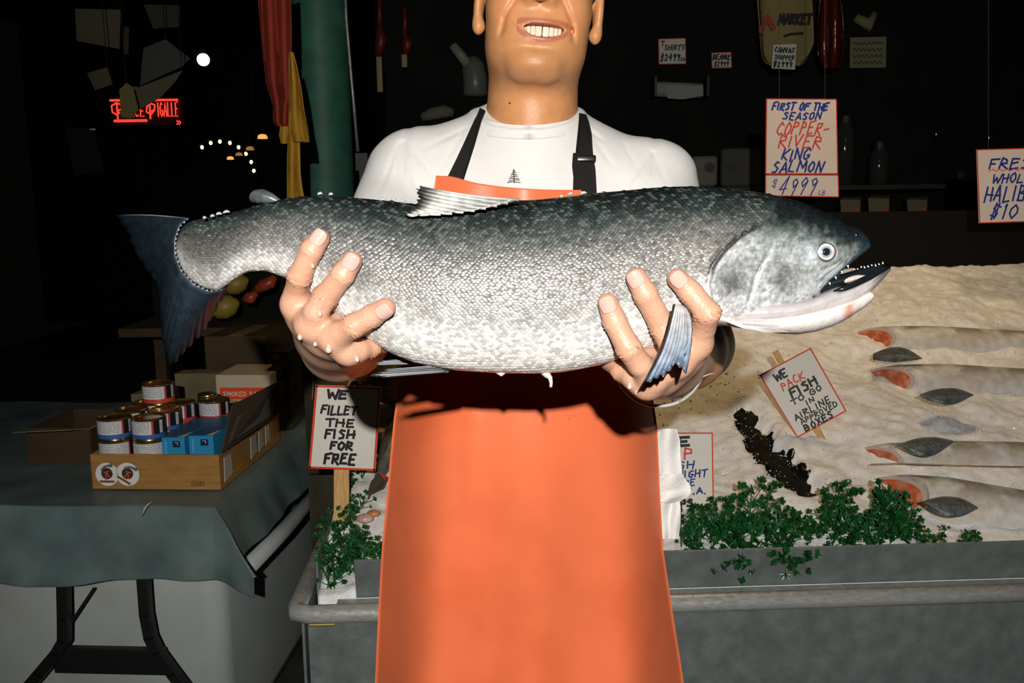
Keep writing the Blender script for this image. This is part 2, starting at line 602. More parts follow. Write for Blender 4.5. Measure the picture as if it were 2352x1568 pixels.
def f_disp(px, py):
    s = gill_s(px, py)
    fade = sstep(495, 530, py)
    d = 0.0045 * sstep(-2.5, 2.5, s) * fade * (1 - 0.75 * sstep(20, 190, s))
    d -= 0.004 * np.exp(-((s + 7) / 6.0) ** 2) * fade
    pre = px - np.interp(py, [560, 600, 640, 680, 720, 745], [1778, 1752, 1732, 1720, 1708, 1700])
    d -= 0.0014 * np.exp(-(pre / 4.0) ** 2) * sstep(545, 580, py) * (1 - sstep(725, 745, py))
    d += 0.0012 * np.exp(-((pre - 16) / 16.0) ** 2) * sstep(545, 580, py)
    rr = np.hypot(px - 1898, py - 578)
    d += 0.0012 * np.exp(-((rr - 31) / 7.0) ** 2) - 0.002 * sstep(26, 16, rr)
    # fold above the cheek and small dents of the head
    yb = np.interp(px, [1760, 1830, 1890], [532, 522, 545])
    d -= 0.0012 * np.exp(-((py - yb) / 3.5) ** 2) * sstep(1755, 1790, px) * (1 - sstep(1870, 1895, px))
    return d
def f_pos(px, th):
    """world point of the fish skin; th -90..90 front side from top to bottom, 90..270 the far side"""
    t, b, hw = f_top(px), f_bot(px), f_hw(px)
    mid, half = (t + b) / 2, (b - t) / 2
    s, c = np.sin(th), np.cos(th)
    py = mid + half * s
    dep = f_mid(px) - hw * np.sign(c) * np.abs(c) ** 0.85
    dep = dep - np.where(c > 0, f_disp(px, py) * np.clip(c * 2.5, 0, 1), 0)
    r = FWD[None] + ((px - 1176.0) / F)[:, None] * RT[None] + ((784.0 - py) / F)[:, None] * UP[None]
    return CAM[None] + dep[:, None] * r, py
def fish_front(px, py):
    a = np.array([float(px)])
    t, b, hw = f_top(a)[0], f_bot(a)[0], f_hw(a)[0]
    u = (py - (t + b) / 2) / ((b - t) / 2)
    return float(f_mid(a)[0] - hw * max(0.0, 1 - u * u) ** 0.42)
def vnoise(x, y, seed=0):
    """cheap value noise on arrays"""
    xi, yi = np.floor(x).astype(int), np.floor(y).astype(int)
    fx, fy = x - xi, y - yi
    fx, fy = fx * fx * (3 - 2 * fx), fy * fy * (3 - 2 * fy)
    def hsh(a, b):
        n = (a * 374761393 + b * 668265263 + seed * 982451653) & 0x7fffffff
        n = ((n ^ (n >> 13)) * 1274126177) & 0x7fffffff
        return ((n ^ (n >> 16)) & 0xffff) / 65535.0
    return (hsh(xi, yi) * (1 - fx) + hsh(xi + 1, yi) * fx) * (1 - fy) + (hsh(xi, yi + 1) * (1 - fx) + hsh(xi + 1, yi + 1) * fx) * fy
def fbm(x, y, seed=0, o=4):
    s, a, t = 0, 1.0, 0
    for i in range(o):
        s = s + a * vnoise(x * 2 ** i, y * 2 ** i, seed + i)
        t += a
        a *= 0.55
    return s / t
def lerp3(stops, v):
    ks = [s[0] for s in stops]
    return np.stack([np.interp(v, ks, [s[1][c] for s in stops]) for c in range(3)], 1)
BODY_STOPS = [(-.05, (.012, .017, .016)), (.05, (.016, .023, .022)), (.14, (.035, .046, .045)), (.22, (.070, .078, .075)), (.32, (.125, .122, .116)), (.45, (.18, .172, .162)),
              (.58, (.25, .242, .232)), (.68, (.37, .365, .355)), (.80, (.52, .515, .50)), (1.05, (.62, .60, .575))]
HEAD_STOPS = [(-.05, (.008, .011, .012)), (.06, (.012, .016, .018)), (.16, (.10, .12, .115)), (.27, (.20, .225, .22)), (.45, (.29, .305, .30)), (.62, (.32, .34, .345)),
              (.78, (.46, .48, .49)), (1.05, (.66, .63, .62))]
def f_tint(px, py):
    t, b = f_top(px), f_bot(px)
    v = (py - t) / np.maximum(b - t, 1)
    v = v + (fbm(px / 55, py / 40, 3) - 0.5) * 0.16
    c = lerp3(BODY_STOPS, v)
    tailgrey = sstep(640, 470, px)[:, None]
    c = c * (1 - 0.45 * tailgrey * (v[:, None] > 0.2)) 
    s = gill_s(px, py)
    # head: the crown darkens along a line falling towards the snout
    tt = np.interp(px, [1640, 1720, 1800, 1860, 1920, 1960, 2000], [440, 462, 478, 500, 520, 540, 560])
    vh = (py - tt) / np.maximum(735 - tt, 1)
    hc = lerp3(HEAD_STOPS, vh + (fbm(px / 26, py / 26, 9) - 0.5) * 0.22)
    mot = fbm(px / 9, py / 9, 21)
    hc = hc * (0.25 + 1.5 * mot)[:, None] * (.72 + .56 * vnoise(px / 3.2, py / 3.2, 77))[:, None]
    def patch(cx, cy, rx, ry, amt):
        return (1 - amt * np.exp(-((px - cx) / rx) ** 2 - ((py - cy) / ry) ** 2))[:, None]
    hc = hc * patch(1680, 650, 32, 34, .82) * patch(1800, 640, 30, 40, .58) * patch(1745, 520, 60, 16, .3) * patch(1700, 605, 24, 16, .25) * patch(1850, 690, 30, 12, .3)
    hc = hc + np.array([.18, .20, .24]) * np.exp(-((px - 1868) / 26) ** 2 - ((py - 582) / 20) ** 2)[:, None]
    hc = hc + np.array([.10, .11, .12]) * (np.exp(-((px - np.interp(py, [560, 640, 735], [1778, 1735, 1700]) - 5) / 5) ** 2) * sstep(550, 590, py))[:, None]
    up = sstep(1955, 1990, px)[:, None]
    hc = hc * (1 - 0.9 * up) + np.array([.012, .022, .03]) * up
    h = sstep(-4, 4, s)[:, None]
    c = c * (1 - h) + hc * h
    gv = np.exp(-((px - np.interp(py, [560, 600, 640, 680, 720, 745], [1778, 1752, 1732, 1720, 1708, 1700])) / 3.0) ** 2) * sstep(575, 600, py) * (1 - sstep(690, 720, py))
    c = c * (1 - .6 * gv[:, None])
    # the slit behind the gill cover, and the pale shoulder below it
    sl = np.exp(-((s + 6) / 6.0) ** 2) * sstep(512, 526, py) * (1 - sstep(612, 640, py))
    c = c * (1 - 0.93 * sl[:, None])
    pale = np.exp(-((s + 16) / 15.0) ** 2) * sstep(615, 650, py) * (s < 0)
    c = c * (1 - pale[:, None]) + np.array([.66, .63, .63]) * pale[:, None]
    return np.clip(c, 0.004, 0.9)

salmon = empty('salmon', P(1240, 857, D0), 'large whole silver king salmon held across the chest in both hands', 'fish')
SKIN = mat('salmon_skin', rough=0.30, spec=0.55, attr=True, var=0.22, vscale=330, bump=0.15, bscale=420, coat=0.2)
SCALE = mat('salmon_scales', rough=0.36, spec=0.42, metal=0.10, attr=True)
nxc = 520
thf = np.radians(np.linspace(-90, 90, 111))
thb = np.radians(np.linspace(90, 270, 27)[1:-1])
th = np.concatenate([thf, thb])
xs = np.concatenate([402 + 18 * np.linspace(0, 1, 12) ** 1.6, np.linspace(421, 1980, nxc - 26), 1980 + 18 * np.linspace(0.05, 1, 14) ** 0.8])
GX, GT = np.meshgrid(xs, th, indexing='ij')
fv, fpy = f_pos(GX.ravel(), GT.ravel())
ftint = f_tint(GX.ravel(), fpy)
nth = len(th)
ii, jj = np.meshgrid(np.arange(len(xs) - 1), np.arange(nth), indexing='ij')
ff = np.stack([ii * nth + jj, (ii + 1) * nth + jj, (ii + 1) * nth + (jj + 1) % nth, ii * nth + (jj + 1) % nth], -1).reshape(-1, 4)
fcx = GX.ravel()[ff].mean(1); fcy = fpy[ff].mean(1); front = (jj.ravel() < 110)
s_f = gill_s(fcx, fcy)
is_gill = front & (s_f > 0) & (fcx < np.interp(fcy, [520, 560, 600, 640, 680, 720, 745], [1745, 1778, 1752, 1732, 1720, 1708, 1700]) - 3) & (fcy > 521) & (fcy < 745)
is_head = (s_f > 0) & ~is_gill
def sub_mesh(name, mask, mt, parent):
    f = ff[mask]
    u, inv = np.unique(f, return_inverse=True)
    return mk(name, fv[u], inv.reshape(-1, 4)[:, ::-1].copy(), mt, parent, tint=ftint[u])
fish_body = sub_mesh('body', ~is_head & ~is_gill, SKIN, salmon)
fish_head = sub_mesh('head', is_head, SKIN, salmon)
gill = sub_mesh('gill_cover', is_gill, SKIN, salmon)
gill['label'] = 'mottled grey gill cover plate'

# ---- scales: one small overlapping plate each, thousands of them
def build_scales():
    dx, dq = 10.2, 5.6
    X, Y, Z = [], [], []
    rows = np.arange(-42, 43)
    for r in rows:
        x = np.arange(425, 1765, dx) + (dx / 2 if r % 2 else 0)
        t, b = f_top(x), f_bot(x)
        slope = 0.0
        py = (t + b) / 2 + r * dq
        ok = (py > t + 1.0) & (py < b - 3) & (gill_s(x, py) < -9)
        X.append(x[ok]); Y.append(py[ok])
    X = np.concatenate(X); Y = np.concatenate(Y)
    X = X + nrs.uniform(-1.2, 1.2, len(X)); Y = Y + nrs.uniform(-.7, .7, len(Y))
    t, b = f_top(X), f_bot(X)
    u = np.clip((Y - (t + b) / 2) / ((b - t) / 2), -0.999, 0.999)
    TH = np.arcsin(u)
    p0, _ = f_pos(X, TH)
    pxp, _ = f_pos(X - 1.5, TH)
    pth, _ = f_pos(X, TH + 0.01)
    e1 = pxp - p0
    e1 /= np.linalg.norm(e1, axis=1, keepdims=True)
    e2 = pth - p0
    e2 -= e1 * (e1 * e2).sum(1, keepdims=True)
    e2 /= np.linalg.norm(e2, axis=1, keepdims=True) + 1e-12
    n = np.cross(e2, e1)
    sgn = np.sign((n * (CAM - p0)).sum(1, keepdims=True)); sgn[sgn == 0] = 1
    n *= sgn
    N = len(X)
    v = (Y - t) / (b - t)
    mpp = D0 / F
    sz = np.interp(X, [420, 520, 700, 900], [.62, .70, .86, 1.0])
    a = 7.6 * mpp * sz; bb = 5.6 * mpp * sz
    amp = np.interp(v, [0, .55, .75, 1], [1.0, 1.0, .45, .25])
    tilt = (0.11 + nrs.normal(0, .07, N)) * amp
    roll = nrs.normal(0, .075, N) * amp
    K = 7
    ang = np.linspace(0, 2 * np.pi, K, endpoint=False)
    V = np.zeros((N, K + 1, 3)); 
    lift = 0.0005
    V[:, 0] = p0 + n * (lift + 0.00045)
    for k, q in enumerate(ang):
        ca, sa = math.cos(q), math.sin(q)
        V[:, k + 1] = p0 + e1 * (a * ca)[:, None] + e2 * (bb * sa)[:, None] + n * (lift - 0.0002 + tilt * a * ca + roll * bb * sa)[:, None]
    base = np.arange(N)[:, None] * (K + 1)
    tri = np.concatenate([np.stack([base[:, 0], base[:, 0] + 1 + k, base[:, 0] + 1 + (k + 1) % K], 1) for k in range(K)])
    col = f_tint(X, Y)
    col = col * (0.75 + 0.75 * nrs.rand(N))[:, None]
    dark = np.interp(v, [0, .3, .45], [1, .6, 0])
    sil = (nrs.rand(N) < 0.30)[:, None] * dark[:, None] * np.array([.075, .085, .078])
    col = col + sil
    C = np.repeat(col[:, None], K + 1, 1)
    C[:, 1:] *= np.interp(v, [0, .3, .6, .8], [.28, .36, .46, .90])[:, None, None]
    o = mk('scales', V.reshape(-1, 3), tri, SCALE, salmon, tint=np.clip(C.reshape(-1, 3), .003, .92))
    o['kind'] = 'stuff'
    return o
build_scales()

# ---- fins: membrane plus separate rays
RAYM = mat('fin_rays', (.05, .065, .08), rough=.45, attr=True, spec=.35)
MEMB = mat('fin_membrane', (.03, .04, .05), rough=.35, attr=True, spec=.5, var=.35, vscale=120)
def fin(name, base, tip, nr, d_base, d_tip, cols, wid=2.2, thick=.0012, fray=8.0, parent=None, curve=0.0, raycol=None, wave=.0015, split=True, bulge=0.0):
    """base, tip: pixel outlines from first ray to last; cols(t)->colour along the ray"""
    parent = parent or salmon
    nu, nv = nr * 4 + 1, 14
    B = interp_poly(base, nu); T = interp_poly(tip, nu)
    g = np.zeros((nu, nv, 3)); tint = np.zeros((nu, nv, 3))
    loc = random.Random(len(name) * 13 + nr)
    def at(i, t, ext=0):
        s = i / (nu - 1)
        p = B[i] * (1 - t) + T[i] * t
        d = T[i] - B[i]
        nrm = np.array([-d[1], d[0]]) / (np.linalg.norm(d) + 1e-9)
        p = p + nrm * curve * math.sin(math.pi * t)
        dd = d_base + (d_tip - d_base) * t + wave * math.sin(i * math.pi / 2) * t - bulge * math.sin(math.pi * s) * t
        return p, dd
    jit = [loc.uniform(0, fray) for _ in range(nu)]
    for i in range(nu):
        for j in range(nv):
            t = j / (nv - 1)
            L = np.linalg.norm(T[i] - B[i]) + 1e-6
            notch = (jit[i] if i % 4 == 2 else jit[i] * .3) / L if split else 0
            p, dd = at(i, t * (1 - notch))
            g[i, j] = P(p[0], p[1], dd)
            tint[i, j] = cols(t, i / (nu - 1))
    o = sheet(name, g, thick, MEMB, parent, tint=tint)
    rc = raycol or (lambda t, s: np.array(cols(t, s)) * 1.9 + .012)
    for k in range(nr + 1):
        i = min(k * 4, nu - 1)
        pts, rr, tt = [], [], []
        for j in range(7):
            t = j / 6 * (1.0 + loc.uniform(-.02, .03) * (j == 6))
            p, dd = at(i, t)
            pts.append(P(p[0], p[1], dd - .0004))
            rr.append(wid * D0 / F * (1 - .7 * t) + 1e-4)
            tt += [rc(t, i / (nu - 1))] * 5
        mb = MB().tube(pts, rr, 5)
        ro = mk('fin_ray', mb.v, mb.f, RAYM, o, tint=np.clip(np.array(tt), .003, .9))
    return o
tail = fin('tail_fin', [(432,503),(414,520),(404,550),(404,585),(418,622),(448,652),(480,668),(508,664),(524,650)],
    [(268,494),(292,535),(312,585),(335,620),(362,655),(368,690),(371,730),(374,780),(392,842),(430,800),(468,760),(492,715),(520,672)], 24,
    .752, .800, lambda t, s: np.array([.018, .026, .034]) * (1 - .8 * t) * (.6 + .5 * s) + np.array([.0, .002, .004]), wid=2.2,
    raycol=lambda t, s: np.array([.26, .31, .34]) * (1 - .85 * t ** .7) * (.35 + .75 * abs(math.sin(s * 41 + t * 3))), fray=14, curve=4)
fin('dorsal_fin', [(1192,459),(1170,466),(1130,476),(1080,486),(1020,492),(960,492)], [(965,428),(955,438),(960,448),(958,460),(955,474),(930,490)], 9,
    .704, .708, lambda t, s: np.array([.40, .40, .38]) * (.3 + .7 * sstep(.1, .45, t)) * (1 - .96 * sstep(.72, .93, t)) + .015, wid=3.2, fray=16, curve=-5,
    raycol=lambda t, s: np.array([.50, .49, .47]) * (1 - .95 * sstep(.70, .92, t)) * (.45 + .55 * abs(math.sin(t * 17 + s * 31))) + .01)
PF = lambda t, s: (np.array([.44, .42, .41]) * (1 - t) + np.array([.16, .23, .33]) * t) * (1 - .97 * (s < .06)) * (1 - .6 * sstep(.8, 1, t))
fin('pectoral_fin', [(1549,700),(1556,699),(1566,702),(1575,708),(1580,716)],
    [(1476,882),(1490,878),(1506,870),(1522,864),(1536,852),(1548,834),(1562,846),(1574,860),(1571,812)], 10, .672, .648, PF, wid=3.0, fray=7, curve=-11, bulge=.006,
    raycol=lambda t, s: (np.array([.60, .58, .58]) * (1 - t) + np.array([.20, .28, .40]) * t) * (1 - .96 * (s < .06)))
PV = lambda t, s: np.array([.022, .025, .029]) * (.6 + abs(s - .4) * 2.2)
fin('pelvic_fin', [(1038,838),(1040,846),(1030,853)], [(892,848),(848,862),(880,866)], 5, .742, .735, PV, wid=2.4, fray=3, raycol=lambda t, s: np.array([.030, .034, .040]) * (1 + 5 * (s < .05 or s > .95)))
fin('pelvic_fin', [(952,824),(956,830),(950,835)], [(880,828),(862,833),(866,838)], 3, .775, .772, lambda t, s: np.array([.07, .08, .095]), wid=2.2, fray=3, raycol=lambda t, s: np.array([.10, .11, .13]))
# adipose fin: a small fleshy lobe
ap_ = interp_poly([P(640,464,.752), P(622,455,.752), P(602,450,.753), P(586,452,.754), P(574,460,.755)], 24)
mb = MB().tube(ap_, list(np.interp(np.linspace(0, 1, 24), [0, .25, .5, .75, .92, 1], [.0028, .0042, .0056, .0056, .0036, .0008])), 20)
mk('adipose_fin', mb.v, mb.f, mat('adipose', (.07, .085, .09), rough=.25, var=.5, vscale=90), salmon)

# ---- lower jaw, throat and mouth
def loft(name, X, T, B, hwk, mt, parent, colf, dmid=D0, n=90, side=0.0):
    x = np.linspace(X[0], X[-1], n)
    t, b = smooth_interp(x, X, T, 5), smooth_interp(x, X, B, 5)
    hw = np.interp(x, [k[0] for k in hwk], [k[1] for k in hwk])
    ths = np.radians(np.linspace(0, 360, 41)[:-1])
    V, C = [], []
    for k in range(n):
        for q in ths:
            py = (t[k] + b[k]) / 2 + (b[k] - t[k]) / 2 * math.sin(q)
            V.append(P(x[k], py, dmid - hw[k] * np.sign(math.cos(q)) * abs(math.cos(q)) ** .7))
            C.append(colf(x[k], (py - t[k]) / max(b[k] - t[k], 1), math.cos(q)))
    nn = len(ths)
    f = [(i*nn+j, i*nn+(j+1) % nn, (i+1)*nn+(j+1) % nn, (i+1)*nn+j) for i in range(n-1) for j in range(nn)]
    f += [tuple(range(nn))[::-1], tuple((n-1)*nn + j for j in range(nn))]
    return mk(name, V, f, mt, parent, tint=np.array(C))
THR = mat('salmon_throat', rough=.35, attr=True, spec=.5, var=.10, vscale=70, bump=.25, bscale=160)
def jawcol(x, v, c):
    lip = float(sstep(.40, .26, np.array(v)) * sstep(1915, 1935, np.array(x)))
    tipd = float(sstep(1985, 2035, np.array(x)))
    base = np.array([.40, .37, .375]) * (1 - .88 * tipd) + np.array([-.02, 0, .01]) * tipd
    if v > .6: base = np.array([.50, .46, .45]) * (1 - .7 * tipd)
    return np.clip(base * (1 - .97 * lip), .004, .9)
loft('lower_jaw', [1660,1700,1760,1820,1865,1895,1925,1960,1995,2025,2040,2046], [700,690,690,690,682,668,656,644,630,612,607,612], [744,748,746,738,728,720,712,700,676,645,628,618],
     [(1660, .020), (1760, .030), (1860, .027), (1940, .020), (2010, .012), (2046, .004)], THR, salmon, jawcol)
def thrcol(x, v, c):
    g = .5 + .5 * math.sin(v * 26 + (1780 - x) * .012) if x < 1790 else 1
    red = max(0, 1 - abs(x - 1950) / 16) * (v > .3) * 1.0
    return np.clip(np.array([.56, .52, .505]) * (.72 + .28 * g) * (1 - red) + red * np.array([.55, .20, .12]), .01, .9)
loft('throat_membrane', [1652,1690,1740,1790,1830,1870,1910,1940,1962,1985,2000,2007], [730,728,722,716,712,705,698,690,684,672,668,674], [744,752,760,766,768,762,750,736,722,706,694,684],
     [(1652, .010), (1740, .024), (1860, .022), (1950, .014), (2007, .005)], THR, salmon, thrcol, dmid=D0 - .004)
loft('collar_flap', [1630,1645,1665,1690,1700], [690,700,715,732,738], [740,747,748,746,743], [(1630,.03),(1665,.028),(1700,.02)], THR, salmon, lambda x, v, c: np.array([.66, .62, .60]), dmid=D0 + .003)
# dark mouth lining with the pale tongue in it, and the upper jaw bone
DARKM = mat('mouth_dark', (.006, .009, .011), rough=.25, spec=.5)
loft('mouth_lining', [1885,1910,1935,1970,2005,2030], [640,634,628,618,608,606], [676,668,660,648,632,616], [(1885, .012), (1950, .013), (2030, .006)], DARKM, salmon, lambda x, v, c: np.array([.01]*3), dmid=D0 - .002, n=40)
loft('tongue', [1935,1950,1970,1990], [640,634,630,632], [652,650,644,638], [(1935, .004), (1960, .008), (1990, .002)], THR, salmon, lambda x, v, c: np.array([.55, .46, .44]), dmid=D0 - .010, n=24)
def strap(name, pts, widths, off, mt, parent=salmon):
    C = []
    mbx = MB()
    p3 = [P(x, y, fish_front(min(x, 1990), y) - off) for x, y in pts]
    mbx.tube(p3, [q * D0 / F for q in widths], 8)
    return mbx.build(name, mt, parent, smooth=True)
BONE = mat('jaw_bone', (.26, .28, .29), rough=.3, col2=(.03, .045, .055), c2scale=70, c2lo=.42, c2hi=.6)
strap('upper_jaw_bone', [(1962,585),(1940,602),(1915,622),(1895,640),(1880,656),(1872,670),(1868,680)], [4, 7, 9, 10, 10, 8, 4], .001, BONE)
strap('upper_jaw_plate', [(1935,600),(1912,614),(1890,628),(1875,644)], [2, 5, 6, 3], .002, mat('jaw_plate', (.34, .35, .35), rough=.3, var=.3, vscale=90))
strap('snout_lip', [(1996,562),(1975,578),(1950,600),(1925,626),(1905,650)], [6, 6, 5, 5, 3], -.001, mat('snout_lip', (.016, .035, .05), rough=.22, spec=.6, var=.4, vscale=120))
strap2 = MB().tube([P(1915, 668, D0 - .0195), P(1940, 662, D0 - .0192), P(1965, 651, D0 - .017), P(1995, 637, D0 - .0135), P(2022, 620, D0 - .0095), P(2040, 612, D0 - .005)], [.0006, .0022, .0026, .0026, .0026, .0020], 10)
strap2.build('lower_lip', DARKM, salmon, smooth=True)
TOOTH = mat('fish_teeth', (.65, .66, .66), rough=.2)
for k in range(9):
    t = k / 8
    bx, by = 1962 + 66 * t, 619 - 12 * t + 1.5 * math.sin(k * 2.3)
    a = P(bx, by, D0 - .012 + .003 * t); b_ = P(bx + rng.uniform(-3, 1), by - rng.uniform(3, 6.5), D0 - .012 + .003 * t)
    MB().tube([a, (a + b_) / 2, b_], [.0007, .0005, .0001], 6).build('fish_tooth', TOOTH, salmon, smooth=True)
for k in range(4):
    bx, by = 1905 + 14 * k, 648 - 13 * k
    a = P(bx, by, D0 - .016); b_ = P(bx + 2, by + 7, D0 - .016)
    MB().tube([a, (a + b_) / 2, b_], [.0009, .0006, .0001], 6).build('fish_tooth', TOOTH, salmon, smooth=True)
# eye
ed = fish_front(1898, 578)
Rcam = np.stack([RT, UP, -FWD], 1)
eye = MB().blob(P(1898, 578, ed + .002), (.0080, .0083, .0056), Rcam, 28).build('eye', mat('fish_eyeball', (.46, .47, .50), rough=.12, spec=.6), salmon, smooth=True)
def disc(name, c, r, rise, mt, parent, inner=0.0, n=28):
    c = np.array(c); V, fcs = [], []
    rings = [inner, (inner + r) / 2, r * .96, r] if inner else [1e-5, r * .5, r * .9, r]
    for q in rings:
        for j in range(n):
            a = 2 * math.pi * j / n
            V.append(c + Rcam @ np.array([q * math.cos(a), q * math.sin(a), rise * (1 - (q / r) ** 2)]))
    for i in range(3):
        for j in range(n):
            fcs.append((i*n+j, (i+1)*n+j, (i+1)*n+(j+1) % n, i*n+(j+1) % n))
    return mk(name, V, fcs, mt, parent)
disc('iris_rim', P(1898, 578, ed - .0022), .0075, .0009, mat('iris_rim', (.05, .055, .06), rough=.15), eye)
disc('iris', P(1898, 578, ed - .0030), .0063, .0010, mat('iris', (.46, .41, .385), rough=.2, var=.25, vscale=300), eye)
disc('iris_ring', P(1898, 578, ed - .0038), .0042, .0007, mat('iris_ring', (.20, .24, .27), rough=.12), eye)
disc('pupil', P(1898, 578, ed - .0045), .0029, .0006, mat('pupil', (.01, .013, .018), rough=.06, spec=.7), eye)
# nostril and the shred of skin hanging from the vent
MB().blob(P(1966, 540, fish_front(1966, 540)), (.0022, .0028, .0016), Rcam, 12).build('nostril', DARKM, salmon, smooth=True)
WET = mat('wet_shred', (.62, .50, .46), rough=.15, sss=.1)
MB().tube([P(1240,853,.738), P(1256,859,.736), P(1264,868,.735), P(1266,880,.735), P(1265,889,.735)], [.001, .0032, .0019, .0014, .0012], 8).build('skin_shred', WET, salmon, smooth=True)
MB().tube([P(1140,855,.738), P(1152,860,.736), P(1160,856,.737)], [.001, .0016, .0008], 8).build('skin_shred', WET, salmon, smooth=True)
# torn slivers of slime and ice left along the back
SLV = mat('clear_slime', (.62, .66, .68), rough=.08, trans=.5)
for (x, y, l) in [(488,497,10),(503,492,14),(520,488,16),(470,501,8),(735,446,12),(760,447,10),(880,459,16),(905,458,12),(925,462,14),(1310,446,12),(1340,444,16),(1290,452,8)]:
    MB().tube([P(x-l/2, y+1, D0-.004), P(x-l/4, y-1.5, D0-.004), P(x+l/8, y-2-rng.random(), D0-.004), P(x+l/2, y-1, D0-.004)], [.0004, .0011, .0012, .0004], 7).build('slime_sliver', SLV, salmon, smooth=True)

for k in range(8):
    t = k / 7
    pts = [(1648 + 26 * t, 716 + 20 * t), (1672 + 34 * t, 738 + 13 * t), (1712 + 40 * t, 749 + 12 * t), (1770 + 40 * t, 753 + 9 * t)]
    MB().tube([P(x, y, D0 - .004 - float(np.interp(x, [1648, 1700, 1740, 1860], [.017, .024, .0255, .0245])) * max(.05, 1 - ((y - 745) / 24) ** 2) ** .4) for x, y in pts], [.0006, .0011, .0010, .0004], 6).build('gill_ray', mat('gill_ray', (.66, .62, .60), rough=.3), salmon, smooth=True)
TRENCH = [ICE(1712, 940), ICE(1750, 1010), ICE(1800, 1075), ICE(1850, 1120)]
ICEM = mat('crushed_ice', (.87, .86, .85), rough=.34, spec=.5, bump=.7, bscale=230, bdetail=6, var=.12, vscale=40, sss=.0)
nu, nv = 300, 190
us = np.linspace(.03, LEN - .02, nu); vs = np.concatenate([np.linspace(.085, 1.50, nv)])
UU, VV = np.meshgrid(us, vs, indexing='ij')
XX = TO[0] + TR[0] * UU + TD[0] * VV; YY = TO[1] + TR[1] * UU + TD[1] * VV
ZZ = ice_h(XX, YY)
ZZ = np.minimum(ZZ, .665 + .9 * (VV - .06))
ZZ = np.where(VV < .10, np.minimum(ZZ, .70), ZZ)
GI = np.stack([XX, YY, ZZ], -1).reshape(-1, 3)
ia, ja = np.meshgrid(np.arange(nu - 1), np.arange(nv - 1), indexing='ij')
FI = np.stack([ia * nv + ja, (ia + 1) * nv + ja, (ia + 1) * nv + ja + 1, ia * nv + ja + 1], -1).reshape(-1, 4)
GB = GI.copy(); GB[:, 2] = .42
nI = len(GI)
rim = []
for i in range(nu - 1): rim += [(i*nv, i*nv+nI, (i+1)*nv+nI, (i+1)*nv), ((i+1)*nv+nv-1, (i+1)*nv+nv-1+nI, i*nv+nv-1+nI, i*nv+nv-1)]
for j in range(nv - 1): rim += [(j+1, j+1+nI, j+nI, j), ((nu-1)*nv+j, (nu-1)*nv+j+nI, (nu-1)*nv+j+1+nI, (nu-1)*nv+j+1)]
ice = mk('crushed_ice_bed', np.concatenate([GI, GB]), np.concatenate([FI, FI[:, ::-1] + nI, np.array(rim)]), ICEM)
tag(ice, 'bed of crushed white ice heaped in the steel counter', 'ice', kind='stuff')
# loose grains
NG = 2600
gu = nrs.uniform(.05, LEN - .05, NG); gv = nrs.uniform(.10, 1.45, NG) ** 1.0
gx = TO[0] + TR[0] * gu + TD[0] * gv; gy = TO[1] + TR[1] * gu + TD[1] * gv
gz = np.minimum(ice_h(gx, gy), .665 + .9 * (gv - .06))
V, Fc = [], []
octa = np.array([(1,0,0),(-1,0,0),(0,1,0),(0,-1,0),(0,0,1),(0,0,-1)], float)
of = np.array([(0,2,4),(2,1,4),(1,3,4),(3,0,4),(2,0,5),(1,2,5),(3,1,5),(0,3,5)])
sc_ = nrs.uniform(.002, .005, (NG, 3)) * nrs.uniform(.5, 1.2, (NG, 1))
jt = 1 + nrs.uniform(-.35, .35, (NG, 6, 3))
gvv = np.stack([gx, gy, gz + .001], 1)[:, None] + octa[None] * sc_[:, None] * jt
gf = (np.arange(NG)[:, None, None] * 6 + of[None]).reshape(-1, 3)
gr = mk('ice_grains', gvv.reshape(-1, 3), gf, mat('ice_grain', (.70, .69, .66), rough=.15, spec=.6), None, smooth=False)
tag(gr, 'loose grains of ice scattered over the ice bed', 'ice', kind='stuff')
# ================================================================== smooth implicit modelling (for the person)
def smin(a, b, k):
    h = np.maximum(k - np.abs(a - b), 0) / k
    return np.minimum(a, b) - h * h * k * .25
def smax(a, b, k):
    return -smin(-a, -b, k)
def sd_cone(p, a, b, r1, r2):
    a = np.asarray(a, float); b = np.asarray(b, float)
    ab = b - a
    t = np.clip(((p - a) @ ab) / (ab @ ab + 1e-12), 0, 1)
    q = p - a - t[:, None] * ab
    return np.sqrt((q * q).sum(1)) - (r1 + (r2 - r1) * t)
def sd_ell(p, c, r, R=None):
    q = p - np.asarray(c, float)
    if R is not None: q = q @ np.asarray(R)
    r = np.asarray(r, float)
    k0 = np.sqrt(((q / r) ** 2).sum(1)); k1 = np.sqrt(((q / r ** 2) ** 2).sum(1))
    return k0 * (k0 - 1) / (k1 + 1e-9)
def chain(p, pts, rs, k):
    d = None
    for i in range(len(pts) - 1):
        e = sd_cone(p, pts[i], pts[i + 1], rs[i], rs[i + 1])
        d = e if d is None else smin(d, e, k)
    return d
